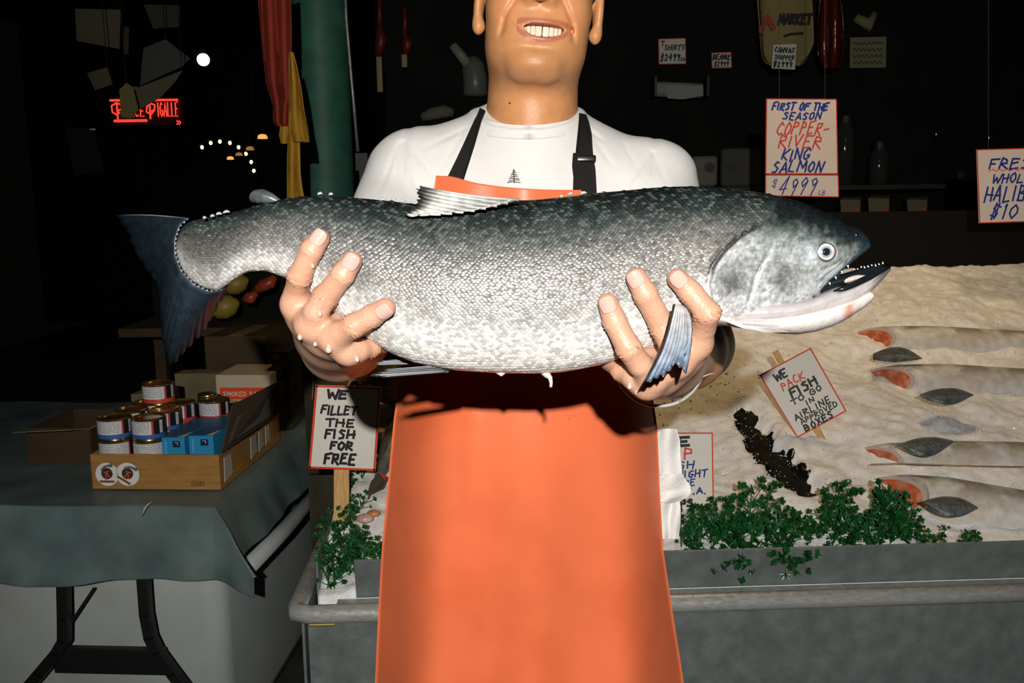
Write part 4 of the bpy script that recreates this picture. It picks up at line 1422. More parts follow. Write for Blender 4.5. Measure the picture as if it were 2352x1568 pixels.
s2 = sheet('shoulder_strap', g2, .0018, STR, apron, flip=True)
s2['label'] = 'black strap with slide buckle'
for (px, py, w_, h_) in ((1342, 364, .031, .009),):
    MB().box(P(px, py, trace(sd_shirt, px, py) - .008), (w_, h_, .005), Rcam, bev=.002).build('slide_buckle', mat('black_plastic', (.01, .01, .01), rough=.3), s2, smooth=True)
g3 = strapgrid([(1316,352,1326,352),(1314,380,1326,380),(1317,405,1324,405),(1316,436,1326,436)], .0055, 20)
sheet('strap_tail', g3, .0015, STR, apron, flip=True)
# thin neck chain
CH = mat('silver', (.60, .58, .53), rough=.25, metal=.5)
mb = MB()
for k in range(9):
    t = k / 8
    px, py = 1331 + 19 * t, 263 + 16 * t ** 1.5
    mb.blob(P(px, py, min(trace(sd_shirt, px, py, .95, 1.34), 1.33) - .003), (.0011, .0011, .0011), None, 8)
mb.build('necklace', CH, person, smooth=True)
# bracelet: an open cuff round the wrist on the right of the picture
bc = P(1522, 834, .86)
axis = ER_ - WR_; axis /= np.linalg.norm(axis)
e1 = RT - axis * axis.dot(RT); e1 /= np.linalg.norm(e1)
e2 = np.cross(axis, e1); e2 = e2 if e2 @ UP > 0 else -e2
def ring(r, a0, a1, rr, off=0):
    pts = []
    for k in range(40):
        a = math.radians(a0 + (a1 - a0) * k / 39)
        pts.append(bc + e1 * math.cos(a) * r + e2 * math.sin(a) * r * .94 - axis * (.028 + off))
    return pts, [rr * (.5 if k in (0, 39) else 1) for k in range(40)]
br = MB().tube(*ring(.0385, 8, -195, .0017), 10).build('bracelet', CH, person, smooth=True)
br['label'] = 'thin silver cuff bracelet'
MB().tube(*ring(.0385, -2, -60, .0011, .003), 8).build('bracelet_wire', CH, br, smooth=True)
MB().tube([P(1588,882,.838), P(1606,868,.840), P(1632,858,.846), P(1650,856,.852)], [.0009, .0007, .0006, .0004], 6).build('bracelet_cord', mat('cord', (.45, .40, .32), rough=.5), br, smooth=True)

# ------------------------------------------------------------------ trousers, boots
def sd_legs(p):
    ax = p.copy(); ax[:, 0] = np.abs(p[:, 0] - X0)
    d = sd_ell(p, (X0, 1.335, .93), (.172, .125, .15))
    d = smin(d, sd_cone(ax, (.085, 1.335, .88), (.095, 1.33, .48), .092, .070), .05)
    d = smin(d, sd_cone(ax, (.095, 1.33, .48), (.10, 1.35, .10), .070, .062), .03)
    return smax(d + .003 * np.sin(p[:, 2] * 60 + p[:, 0] * 30), .09 - p[:, 2], .006)
lv, lq = surface(sd_legs, (-.22, 1.14, .06), (.28, 1.54, 1.12), .008)
mk('trousers', lv, lq, mat('dark_trousers', (.015, .015, .017), rough=.8), person)
def sd_boots(p):
    ax = p.copy(); ax[:, 0] = np.abs(p[:, 0] - X0)
    d = sd_cone(ax, (.10, 1.35, .26), (.10, 1.36, .07), .072, .058)
    d = smin(d, sd_cone(ax, (.10, 1.36, .05), (.11, 1.20, .045), .05, .046), .03)
    return smax(d, .001 - p[:, 2], .006)
lv, lq = surface(sd_boots, (-.2, 1.08, -.02), (.26, 1.5, .38), .008)
mk('rubber_boots', lv, lq, mat('black_rubber', (.012, .012, .012), rough=.35), person)
# white cloth tucked behind the apron at the hip
def drape(name, rws, Y, mt, parent=None, amp=.006, n=60, mcol=26, freq=3.0, thick=.002, ph=0.0, tilt=0.0):
    R_ = np.array(rws, float)
    gg = np.zeros((n, mcol, 3))
    for i in range(n):
        q = i / (n - 1) * (len(R_) - 1)
        y, xl, xr = [np.interp(q, range(len(R_)), R_[:, k]) for k in range(3)]
        for j in range(mcol):
            s = j / (mcol - 1)
            yy = Y + amp * math.sin(s * freq * math.pi * 2 + ph + i * .03) + amp * .5 * math.sin(s * 5 + i * .17) + tilt * s
            gg[i, j] = PY(xl * (1 - s) + xr * s, y, yy)
    return sheet(name, gg, thick, mt, parent, flip=True)
TOW = mat('white_rag', (.78, .77, .74), rough=.9, spec=.1, bump=.3, bscale=220)
rag = empty('rag', PY(1540, 1238, 1.30), 'white folded rag hanging at the hip beside the orange apron', 'rag')
drape('rag_upper_fold', [(984,1500,1552),(1010,1500,1561),(1050,1500,1565),(1092,1500,1568),(1094,1500,1566)], 1.288, TOW, rag, .004, freq=1.2)
drape('rag_middle_fold', [(1088,1506,1566),(1100,1504,1574),(1115,1504,1586),(1128,1504,1588),(1140,1505,1578),(1152,1506,1562)], 1.282, TOW, rag, .004, freq=1.0, ph=1)
drape('rag_tail', [(1106,1510,1545),(1140,1510,1560),(1165,1512,1562),(1200,1514,1560),(1236,1518,1556)], 1.292, TOW, rag, .004, freq=1.4, ph=2)

# water drops clinging to the fingers
DROP = mat('water', (.80, .66, .58), rough=.04, trans=.45, ior=1.33, coat=.5)
for (px, py, r, where) in ((689, 775, .0021, 'under the middle knuckle of the hand near the tail'), (724, 791, .0017, 'between the middle and ring knuckles of the hand near the tail'), (755, 803, .0028, 'hanging below the ring knuckle of the hand near the tail'),
                    (735, 722, .0019, 'on the middle finger of the hand near the tail'), (718, 612, .0015, 'beside the index finger of the hand near the tail'), (820, 826, .0020, 'below the little finger of the hand near the tail'),
                    (1446, 888, .0021, 'low on the hand near the pectoral fin'), (1462, 903, .0016, 'lowest on the hand near the pectoral fin')):
    dd = trace(sd_body, px, py, .55, .9)
    dr = MB().lathe([(1e-4, -r), (r * .7, -r * .75), (r, 0), (r * .75, r * .8), (r * .3, r * 1.5), (1e-4, r * 1.8)], 12, P(px, py, dd - r * .5), 0).build('water_drop', DROP, None, smooth=True)
    tag(dr, 'water drop ' + where, 'water drop', 'drops on the wet hands')
# ================================================================== table on the left with cans and cartons
ZT = .72
yl = math.radians(4.0)
LU = np.array([math.cos(yl), -math.sin(yl), 0]); LV = np.array([math.sin(yl), math.cos(yl), 0])
LO = PZ(508, 1127, ZT)
LM = np.stack([LU, LV, TZ], 1)
def TB(u, v, z=ZT): return np.array([LO[0], LO[1], 0]) + LU * u + LV * v + TZ * z
def uv_of(p):
    d = np.array(p) - TB(0, 0, p[2]); return float(d @ LU), float(d @ LV)
VF = uv_of(PZ(400, 1163, ZT))[1]; UE = .028; DROP_ = .185; VB = 1.02; UL = -1.5
def zrot(a): return np.array([[math.cos(a), -math.sin(a), 0], [math.sin(a), math.cos(a), 0], [0, 0, 1]])

table = empty('table', TB(-.7, .5, 0), 'folding table under the dark teal oilcloth', 'table')
MB().box(TB((UL + UE) / 2, (VF + VB) / 2, ZT - .0165), (UE - UL - .012, VB - VF - .012, .025), LM, bev=.004).build('table_top', mat('table_board', (.12, .10, .08), rough=.7), table)
BLK = mat('black_steel', (.008, .008, .008), rough=.5)
vl = VF + .012
def onV(px, py, v):
    """point of the pixel's ray on the table's vertical plane v = const"""
    r = ray(px, py); o = CAM - TB(0, v, 0)
    t = -(o @ LV) / (r @ LV)
    return CAM + t * r
for pts in ([(146,1330),(148,1420),(148,1470),(132,1498),(92,1545),(10,1640)], [(330,1330),(336,1410),(346,1462),(362,1496),(398,1545),(470,1640)]):
    p3 = [onV(a, b, vl) for a, b in pts]
    lo = p3[-1].copy(); lo[2] = .012
    mbl = MB()
    p3 = p3 + [lo]
    for a, b in zip(p3[:-1], p3[1:]):
        d = b - a; L = np.linalg.norm(d); d /= L
        n = np.cross(d, LV); n /= np.linalg.norm(n)
        mbl.box((a + b) / 2, (.028, .022, L + .012), np.stack([n, LV, d], 1), bev=.003)
    mbl.build('leg', BLK, table)
a, b = onV(120, 1522, vl), onV(375, 1522, vl)
MB().box((a + b) / 2 + LV * .014, (np.linalg.norm(b - a), .018, .066), LM, bev=.003).build('cross_board', BLK, table)
MB().tube([onV(216, 1350, vl + .02), onV(152, 1445, vl + .008)], .003, 8).build('brace', BLK, table)
for u in (UL + .1, UE - .1):
    MB().tube([TB(u, VB - .1, ZT - .03), TB(u, VB - .05, .01)], .014, 10).build('leg', BLK, table, smooth=True)

# ---- oilcloth
TEAL = mat('oilcloth', (.105, .150, .150), rough=.42, spec=.4, var=.25, vscale=9, col2=(.14, .185, .18), c2scale=5, c2lo=.5, c2hi=.7, bump=.25, bscale=14)
ns, ntt = 120, 100
S_ = np.concatenate([np.linspace(UL, UE - .02, 60), np.linspace(UE - .018, UE + .135, 60)])
T_ = np.concatenate([np.linspace(VF - DROP_, VF + .018, 55), np.linspace(VF + .03, VB - .02, 45)])
g = np.zeros((ns, ntt, 3))
for i, s in enumerate(S_):
    for j, t in enumerate(T_):
        a, b = max(s - UE, 0), max(VF - t, 0)
        m_, M_ = min(a, b), max(a, b)
        hang = M_ + .16 * m_
        rp = .006 * math.sin(s * 21 + 1.1 * math.sin(s * 7)) + .004 * math.sin(s * 47)
        rq = .008 * math.sin(t * 17) + .004 * math.sin(t * 41)
        u = min(s, UE) + a * .34 + m_ * .34 + (rq * a / DROP_ if a > b else 0) + (.012 * (1 - math.exp(-a / .02)))
        v = max(t, VF) - b * .10 - m_ * .20 + (rp * b / DROP_ if b >= a else 0) - .010 * (1 - math.exp(-b / .02))
        z = ZT - hang * .96 + .0025 * math.sin(s * 13) * math.sin(t * 11) * (hang == 0)
        z += .012 * math.sin(s * 6.0 + .8) * (b / DROP_) + .010 * (b / DROP_) * (s > -.35) * math.sin((s + .35) * 9)
        g[i, j] = TB(u, v, z)
cloth = sheet('oilcloth', g, .002, TEAL, None, flip=False)
tag(cloth, 'dark teal oilcloth draped over the table of cans', 'tablecloth')
mb = MB().tube([onV(326, 1185, VF - .026), onV(332, 1168, VF - .024), onV(340, 1158, VF - .020), onV(350, 1152, VF - .016)], [.001, .003, .002, .0005], 6)
mb.build('tear_mark', mat('tear', (.42, .42, .38), rough=.6), cloth, smooth=True)

# ---- white insulated tote under the table
TOTE = mat('tote_plastic', (.37, .41, .395), rough=.55, var=.10, vscale=5, col2=(.36, .35, .29), c2scale=4, c2lo=.56, c2hi=.78)
tote = empty('fish_tote', TB(-.6, .5, .3), 'big white insulated fish tote standing beneath the table', 'tote')
zt = .548
MB().box(TB(-.63, .475, (zt + .02) / 2), (1.26, 1.02, zt - .02), LM, bev=.05).build('body', TOTE, tote, smooth=True)
MB().box(TB(-.615, .465, zt + .000), (1.30, 1.02, .020), LM, bev=.008).build('lid', TOTE, tote, smooth=True)
MB().tube([TB(.075, -.055, zt - .002), TB(.085, .2, zt - .002), TB(.085, .96, zt - .002)], .021, 14).build('rim', TOTE, tote, smooth=True)
for u in (-1.1, -.2):
    MB().box(TB(u, .48, .012), (.12, .9, .022), LM).build('runner', BLK, tote)

# ---- cardboard tray
CARD = mat('cardboard', (.34, .175, .050), rough=.8, spec=.2, var=.18, vscale=14, stretch=(1, 1, 6))
CARDI = mat('cardboard_inside', (.22, .13, .05), rough=.85, spec=.2, var=.15, vscale=20)
BW = -uv_of(PZ(203, 1131, ZT))[0]; BD = .46; BH = .088
tray = empty('cardboard_tray', TB(-BW / 2, BD / 2, ZT + .003), 'brown cardboard tray with two round stickers, holding cans', 'tray')
z0 = ZT + .003
MB().box(TB(-BW/2, .002, z0 + BH/2), (BW, .004, BH), LM).build('front_wall', CARD, tray)
MB().box(TB(-BW/2, BD, z0 + BH/2), (BW, .004, BH), LM).build('back_wall', CARD, tray)
MB().box(TB(-BW+.002, BD/2, z0 + BH/2), (.004, BD, BH), LM).build('side_wall', CARD, tray)
MB().box(TB(-.002, BD/2, z0 + BH/2), (.004, BD, BH), LM).build('side_wall', CARD, tray)
MB().box(TB(-BW/2, BD/2, z0 + .002), (BW - .008, BD - .008, .004), LM).build('base', CARDI, tray)
flp = slab('open_flap', [TB(.0, .01, z0+BH), TB(.0, .10, z0+BH+.10), TB(.045, .33, z0+BH+.115), TB(.045, .355, z0+BH+.10), TB(.035, .36, z0+BH+.02), TB(.0, .30, z0+BH)], LU + TZ*.0, .004, mat('dark_card', (.045, .032, .018), rough=.8), tray)
slab('flap_window', [TB(.006, .045, z0+BH+.018), TB(.010, .11, z0+BH+.070), TB(.037, .27, z0+BH+.085), TB(.035, .28, z0+BH+.03), TB(.012, .13, z0+BH+.014)], LU, .003, mat('grey_film', (.10, .10, .08), rough=.3), flp)
HOLE = mat('torn_paper', (.40, .38, .31), rough=.9)
for (v0, v1, zz) in ((.02, .075, .012), (.21, .26, .016), (.275, .315, .018), (.33, .37, .022)):
    slab('paper_cutout', [TB(.0015, v0, z0+zz), TB(.0015, v1, z0+zz+.008), TB(.0015, v1-.005, z0+BH-.016), TB(.0015, v0+.005, z0+BH-.014)], LU, .002, HOLE, tray)
WHT = mat('sticker_white', (.70, .69, .66), rough=.5)
def flat_disc(mb, c, A, B, r, n=28, mi=0, rx=1.0):
    mb.add([np.array(c)] + [np.array(c) + A * r * rx * math.cos(2*math.pi*k/n) + B * r * math.sin(2*math.pi*k/n) for k in range(n)], [(0, 1+k, 1+(k+1) % n) for k in range(n)], mi)
for (px, lean) in ((246, .2), (293, -.35)):
    c = onV(px, 1089, -.0012)
    st = empty('round_sticker', c); st.parent = tray; st.matrix_parent_inverse = Matrix.Translation(-Vector(tray.location)); st['_w'] = tuple(c)
    st['label'] = 'round white sticker with dark emblem'
    mbs = MB(); flat_disc(mbs, c, LU, TZ, .0295); mbs.build('sticker_disc', WHT, st)
    mbs = MB(); flat_disc(mbs, c - LV*.0004 + TZ*.002, LU, TZ, .0145); mbs.build('emblem_disc', mat('emblem_dark', (.03, .028, .015), rough=.6), st)
    ca, sa = math.cos(lean), math.sin(lean)
    A2, B2 = LU*ca + TZ*sa, TZ*ca - LU*sa
    mbs = MB()
    ribbons(mbs, [[(-.006, -.012), (.0, .006), (.005, -.010)], [(-.006, .006), (.007, .007)]], (c, A2, B2, -LV), .0035, .0008)
    mbs.build('emblem_letter', mat('emblem_red', (.52, .06, .025), rough=.6), st)
    mbs = MB()
    ribbons(mbs, [[(-.021, -.014), (.012, -.021)]], (c, A2, B2, -LV), .0055, .0011)
    mbs.build('emblem_banner', mat('emblem_brown', (.16, .06, .03), rough=.6), st)
    mbs = MB()
    ribbons(mbs, [[(-.010, .014), (.0, .020), (.012, .021), (.018, .018)], [(.012, .018), (.019, .023)]], (c, A2, B2, -LV), .0055, .0012)
    mbs.build('emblem_fish', mat('emblem_grey', (.10, .13, .14), rough=.6), st)
mbs = MB()
ribbons(mbs, [[(0, 0), (.030, 0), (.030, .010), (0, .010), (0, 0)], [(.004, .005), (.026, .005)], [(.008, .002), (.008, .008)], [(.016, .002), (.016, .008)], [(.022, .002), (.022, .008)]], (onV(441, 1115, -.0012), LU, TZ, -LV), .0016, .0)
mbs.build('printed_stamp', mat('stamp_ink', (.10, .055, .02), rough=.8), tray)

# ---- salmon cans
GOLD = mat('gold_tin', (.62, .47, .20), rough=.22, metal=.95)
LW = mat('can_white', (.62, .61, .62), rough=.4); LR = mat('can_red', (.55, .05, .035), rough=.4); LB = mat('can_blue', (.035, .12, .38), rough=.4); LK = mat('can_black', (.010, .012, .014), rough=.35)
LT = mat('can_text', (.22, .20, .24), rough=.5)
CR, CHh = .0405, .0555
def make_can(band, name='salmon_can'):
    e = empty(name, (0, 0, 0))
    MB().lathe([(.001, .002), (CR-.006, .002), (CR-.004, 0), (CR, .001), (CR, .0035), (CR-.0015, .005), (CR-.0015, CHh-.005), (CR, CHh-.0035), (CR, CHh-.001), (CR-.003, CHh), (CR-.005, CHh-.0035), (.015, CHh-.0035), (.001, CHh-.0035)], 32).buildl('tin', GOLD, e, smooth=False)
    auto_smooth(e.children[0], 50)
    V, Fc, fm = [], [], []
    n = 48
    zz = [.006, .0165, .018, CHh - .006]
    for i, z in enumerate(zz):
        for k in range(n):
            a = 2*math.pi*k/n
            V.append(((CR-.0004)*math.cos(a), (CR-.0004)*math.sin(a), z))
    for i in range(3):
        for k in range(n):
            deg = (k + .5) * 360 / n
            mm = (1 if band == 'red' else 2) if i == 0 else (0 if deg < 118 else 1 if deg < 130 else 3 if deg < 190 else 1 if deg < 200 else 0)
            if i == 2 and 150 < deg < 166: mm = 0
            Fc.append((i*n+k, i*n+(k+1) % n, (i+1)*n+(k+1) % n, (i+1)*n+k)); fm.append(mm)
    lb = mkl('paper_label', V, Fc, [LW, LR, LB, LK], e, True, fm=fm)
    mbt = MB()
    for row in range(6):
        z = .0215 + row * .0047
        a = 8 + rng.uniform(0, 4)
        while a < 108:
            w2 = rng.uniform(7, 22)
            a2 = min(a + w2, 112)
            q = [math.radians(x) for x in (a, a2)]
            mbt.add([((CR+.0001)*math.cos(q[0]), (CR+.0001)*math.sin(q[0]), z), ((CR+.0001)*math.cos(q[1]), (CR+.0001)*math.sin(q[1]), z), ((CR+.0001)*math.cos(q[1]), (CR+.0001)*math.sin(q[1]), z+.0014), ((CR+.0001)*math.cos(q[0]), (CR+.0001)*math.sin(q[0]), z+.0014)], [(0, 1, 2, 3)])
            a = a2 + rng.uniform(2, 5)
    for k in range(7):
        q = math.radians(151 + k * 2.1)
        q2 = q + math.radians(rng.choice([.5, 1.0]))
        mbt.add([((CR+.0001)*math.cos(q), (CR+.0001)*math.sin(q), .021), ((CR+.0001)*math.cos(q2), (CR+.0001)*math.sin(q2), .021), ((CR+.0001)*math.cos(q2), (CR+.0001)*math.sin(q2), .044), ((CR+.0001)*math.cos(q), (CR+.0001)*math.sin(q), .044)], [(0, 1, 2, 3)])
    mbt.buildl('label_print', LT, e)
    e.children[-1]['kind'] = 'stuff'
    return e
can0 = {'blue': make_can('blue'), 'red': make_can('red')}
used = {'blue': False, 'red': False}
def put_can(u, v, z, band, rot, label):
    c = can0[band] if not used[band] else copy_tree(can0[band])
    used[band] = True
    c.location = Vector(TB(u, v, z)); c.rotation_euler = (0, 0, rot)
    tag(c, label, 'can', 'salmon cans in the cardboard tray')
def u_at(px, py, v):
    p = onV(px, py, v); return uv_of(p)[0]
cols_ = [(u_at(263, 980, .052), .052, 'left front'), (u_at(342, 980, .052), .052, 'right front')]
du = cols_[1][0] - cols_[0][0]
cols_[1] = (cols_[0][0] + max(du, 2*CR+.002), .052, 'right front')
for r in (1, 2):
    for k, nm in ((0, 'left'), (1, 'right')):
        cols_.append((cols_[k][0] + .005 * r, .052 + r * .0835, nm + (' middle' if r == 1 else ' back')))
cols_.append((cols_[1][0] + .090, .052 + .20, 'far right'))
fz = z0 + .0045
bands = {'left front': ['blue', 'blue', 'blue'], 'right front': ['red', 'red', 'blue'], 'left middle': ['red', 'blue', 'red'], 'right middle': ['blue', 'red', 'blue'], 'left back': ['blue', 'red', 'blue'], 'right back': ['red', 'blue', 'red'], 'far right': ['red', 'red', 'red']}
lay = ['bottom', 'middle', 'top']
for (u, v, nm) in cols_:
    for k in range(3):
        rot = math.radians(-158 + (22 if k == 1 else -6 if nm.startswith('left') else -22) + rng.uniform(-5, 5))
        put_can(u, v, fz + k * (CHh + .0004), bands[nm][k], rot, f'{bands[nm][k]}-banded salmon can, {lay[k]} can of the {nm} stack in the tray')
put_can((cols_[4][0] + cols_[5][0]) / 2 - .005, .052 + .150, fz + 3 * (CHh + .0004), 'red', math.radians(-168), 'red-banded salmon can standing alone on top of the other cans')

# ---- blue cartons, jars
BLU = mat('blue_carton', (.02, .26, .52), rough=.45); BLT = mat('blue_carton_top', (.015, .09, .22), rough=.5); CRM = mat('cream_paper', (.60, .54, .42), rough=.6)
NAV = mat('navy_ink', (.010, .014, .04), rough=.5); CYN = mat('pale_cyan', (.35, .62, .70), rough=.5)
def blue_carton(pxl, pxr, ytop, label):
    v0 = .012
    ul, ur = u_at(pxl, 1020, v0), u_at(pxr, 1020, v0)
    zt_ = onV((pxl + pxr) / 2, ytop, v0)[2]
    e = empty('blue_carton', TB((ul + ur) / 2, v0 + .09, fz), label, 'carton', 'blue cartons in the cardboard tray')
    MB().box(TB((ul+ur)/2, v0 + .105, (fz+zt_)/2), (ur-ul, .21, zt_-fz), LM, bev=.001).build('carton_box', BLU, e)
    MB().box(TB((ul+ur)/2, v0 + .105, zt_+.0006), (ur-ul-.002, .205, .001), LM).build('carton_top', BLT, e)
    slab('cream_panel', [TB(ur-.018, v0+.004, zt_+.0013), TB(ur-.001, v0+.004, zt_+.0013), TB(ur-.001, v0+.055, zt_+.0013)], TZ, .0004, CRM, e)
    o_ = TB(ul, v0 - .0004, zt_)
    W_ = ur - ul
    sq = slab('navy_square', [o_ + LU*W_*.48 - TZ*.008, o_ + LU*W_*.48 - TZ*.024, o_ + LU*W_*.80 - TZ*.024, o_ + LU*W_*.80 - TZ*.008], -LV, .0004, NAV, e)
    mbs = MB(); ribbons(mbs, [[(W_*.58, -.012), (W_*.70, -.012), (W_*.70, -.018)]], (o_, LU, TZ, -LV), .0016, .0010); mbs.build('square_mark', CYN, sq)
    mbs = MB()
    ribbons(mbs, [[(W_*.14, -.010 - k*.0042), (W_*.14 + .004*(1 if k % 2 else .6), -.0085 - k*.0042)] for k in range(8)], (o_, LU, TZ, -LV), .0013, .0009)
    mbs.build('side_print', CYN, e)
blue_carton(372, 424, 1005, 'bright blue carton next to the front cans')
blue_carton(434, 490, 1001, 'bright blue carton next to the open flap')
def jar(px, py, v, rad, h, body_m, lid_m, label, name='jar', z=None):
    u = u_at(px, py, v)
    e = empty(name, TB(u, v, z or fz), label, 'jar')
    c = TB(u, v, z or fz)
    MB().lathe([(.001, 0), (rad*.94, 0), (rad, .004), (rad, h*.72), (rad*.9, h*.78)], 28, c).build('jar_body', body_m, e, smooth=True)
    o = MB().lathe([(rad*.93, h*.78), (rad*.95, h*.79), (rad*.95, h*.97), (rad*.9, h), (.001, h)], 28, c).build('jar_lid', lid_m, e, smooth=False)
    auto_smooth(o, 50)
JK = mat('jar_dark', (.012, .016, .03), rough=.2); JB = mat('jar_blue', (.015, .05, .30), rough=.3)
for k in range(3):
    jar(478, 930, .33, .028, .055, JB if k != 1 else JK, GOLD if k == 2 else LK, ['dark blue tin at the bottom of the stack behind the blue cartons', 'black tin in the middle of the stack behind the blue cartons', 'dark blue tin on top of the stack behind the blue cartons'][k], z=fz + k * .0552)
jar(513, 935, .40, .036, .125, mat('jar_olive', (.03, .035, .02), rough=.25), GOLD, 'dark olive jar with a gold lid before the smoked salmon carton')

# ---- smoked salmon carton and the boxes behind
RED = mat('red_print', (.72, .075, .02), rough=.5)
vb0 = .52
e = empty('smoked_salmon_carton', TB(u_at(560, 900, vb0), vb0 + .08, ZT + .003), 'cream carton with red smoked salmon panels behind the jars', 'carton')
u0_, u1_ = u_at(497, 900, vb0), u_at(621, 900, vb0)
zt_, zb_ = onV(560, 861, vb0)[2], ZT + .003
MB().box(TB((u0_+u1_)/2, vb0 + .09, (zt_+zb_)/2), (u1_-u0_, .18, zt_-zb_), LM, bev=.002).build('carton_box', mat('cream_card', (.52, .43, .30), rough=.7), e)
def fr_at(px, py): return (onV(px, py, vb0 - .0006), LU, TZ, -LV)
for (x0_, x1_, y0_, y1_, tx_) in ((505, 617, 890, 917, 'SMOKED SALM'), (505, 617, 920, 943, 'ON .COM')):
    a = onV(x0_, y0_, vb0 - .0005); b = onV(x1_, y0_, vb0 - .0005); c = onV(x1_, y1_, vb0 - .0005); d = onV(x0_, y1_, vb0 - .0005)
    pn = slab('red_panel', [a, d, c, b], -LV, .0005, RED, e)
    W_ = np.linalg.norm(b - a); H_ = np.linalg.norm(a - d)
    mbs = MB()
    if tx_.startswith('SM'):
        st_, _ = strokes(tx_, W_*.08, H_*.30, H_*.36, fit(tx_, W_*.86, H_*.36), .25, 0, .0)
    else:
        st_, _ = strokes('.COM', W_*.70, H_*.30, H_*.40, fit('.COM', W_*.27, H_*.4), .25, 0, .0)
    ribbons(mbs, st_, (d, LU, TZ, -LV), .0022, .0009)
    mbs.build('panel_lettering', WHT, pn)
BRN = mat('brown_card', (.048, .026, .009), rough=.75, var=.3, vscale=8); OLV = mat('olive_card', (.15, .125, .065), rough=.8, var=.2, vscale=12)
def crate(px0, px1, py0, v, depth, m_, name, label, cat='box', zb=None, yaw=0.0):
    ua, ub = u_at(px0, py0, v), u_at(px1, py0, v)
    top = onV((px0+px1)/2, py0, v)[2]
    zb = zb or ZT + .003
    e = empty(name, TB((ua+ub)/2, v+depth/2, zb), label, cat)
    R_ = LM @ zrot(yaw)
    c = TB((ua+ub)/2, v + depth/2, (top+zb)/2)
    MB().box(c, (ub-ua, depth, top-zb), R_, bev=.002).build('box_body', m_, e)
    MB().box(c + TZ*((top-zb)/2 + .0008), (.05, depth*.98, .0008), R_).build('packing_tape', mat('packing_tape', (.24, .17, .08), rough=.25), e)
    return e, c, (ub-ua, depth, top-zb)
crate(468, 612, 772, .74, .26, BRN, 'brown_carton', 'tall dark brown carton behind the smoked salmon carton')
crate(400, 500, 858, .66, .07, OLV, 'shallow_carton', 'pale tan carton left of the smoked salmon carton')
crate(300, 372, 905, .50, .12, OLV, 'flat_carton', 'tan carton peeking out behind the stacked cans')
# cartons wrapped in film at the back right of the table, standing on the floor
FILM = mat('stretch_film', (.05, .046, .030), rough=.12, spec=.6, var=.4, vscale=12, bump=.5, bscale=22, stretch=(1, 1, .3))
for (x0_, x1_, y0_, Y_, dp, zb_, lb) in ((622, 664, 806, 2.80, .30, ZT + .004, 'film-wrapped dark carton stack standing on the table right of the brown carton'), (692, 792, 796, 2.42, .30, 0.0, 'film-wrapped dark carton stack standing behind the fillet sign')):
    a, b = PY(x0_, y0_, Y_), PY(x1_, y0_, Y_)
    e = empty('wrapped_carton', ((a[0]+b[0])/2, Y_ + dp/2, zb_), lb, 'carton stack')
    hh = (a[2] - zb_) / 3
    for k in range(3):
        MB().box(((a[0]+b[0])/2, Y_ + dp/2, zb_ + hh*(k+.5)), (b[0]-a[0], dp, hh-.004), None, bev=.004).build('carton', FILM, e)
    MB().tube([PY(x0_+24, y0_+40, Y_-.003), PY(x0_+27, y0_+80, Y_-.003), PY(x0_+25, y0_+120, Y_-.003)], .0012, 6).build('film_glint_strip', mat('film_glint', (.30, .28, .20), rough=.1), e)  # pale strip drawn as a glint on the film
# open carton at the far left: flaps in a paler tan card
def carton_open(px0, px1, py, v, label):
    ua, ub = u_at(px0, py, v), u_at(px1, py, v)
    e = empty('open_carton', TB((ua+ub)/2, v+.12, ZT+.003), label, 'carton')
    zt2 = onV((px0+px1)/2, py, v)[2]; zb = ZT+.003
    for (cx, cy, sx, sy) in (((ua+ub)/2, v, ub-ua, .004), ((ua+ub)/2, v+.24, ub-ua, .004), (ua, v+.12, .004, .24), (ub, v+.12, .004, .24)):
        MB().box(TB(cx, cy, (zb+zt2)/2), (sx, sy, zt2-zb), LM).build('wall', BRN, e)
    slab('flap', [TB(ua, v, zt2), TB(ub, v, zt2), TB(ub-.02, v-.07, zt2+.014), TB(ua+.0, v-.06, zt2+.004)], TZ, .003, OLV, e)
    slab('flap', [TB(ub, v, zt2), TB(ub, v+.24, zt2), TB(ub+.05, v+.20, zt2+.03), TB(ub+.06, v+.04, zt2+.02)], TZ, .003, OLV, e)
carton_open(60, 205, 985, .22, 'open brown carton with tan flaps at the left end of the table')

# ---- goods on a dark shelf behind the tail
SHY = 3.35
sh = empty('back_shelf', PY(590, 800, SHY) * np.array([1, 1, 0]), 'dark shelf of produce seen below the salmon tail', 'shelf')
p = PY(560, 742, SHY)
MB().box((p[0] - .05, SHY + .1, p[2] - .02), (.75, .34, .03)).build('board', BRN, sh)
for dx in (-.38, .28):
    MB().box((p[0] + dx, SHY + .2, (p[2] - .035) / 2), (.04, .04, p[2] - .035)).build('post', BRN, sh)
MB().box((p[0] - .05, SHY + .28, p[2] + .16), (.75, .02, .36)).build('backboard', mat('dark_paint'), sh)
YEL = mat('yellow_peel', (.28, .20, .03), rough=.45, bump=.2, bscale=120); RDD = mat('red_shell', (.34, .05, .02), rough=.4, var=.3, vscale=30)
for (px, py, r, yy, lb) in ((540, 652, .042, 3.36, 'lemon higher on the dark shelf behind the tail'), (515, 705, .046, 3.30, 'lemon lower on the dark shelf behind the tail')):
    z_ = max(PY(px, py, yy)[2], p[2] + r * .8)
    c = PY(px, py, yy); c[2] = max(c[2], p[2] - .005 + r * .85)
    o = MB().lathe([(.001, -r*1.25), (r*.25, -r*1.15), (r*.75, -r*.7), (r*.95, 0), (r*.75, r*.7), (r*.25, r*1.15), (.001, r*1.25)], 20, c, 0, np.array([[.3, 0, .95], [0, 1, 0], [-.95, 0, .3]])).build('lemon', YEL, None, smooth=True)
    tag(o, lb, 'lemon')
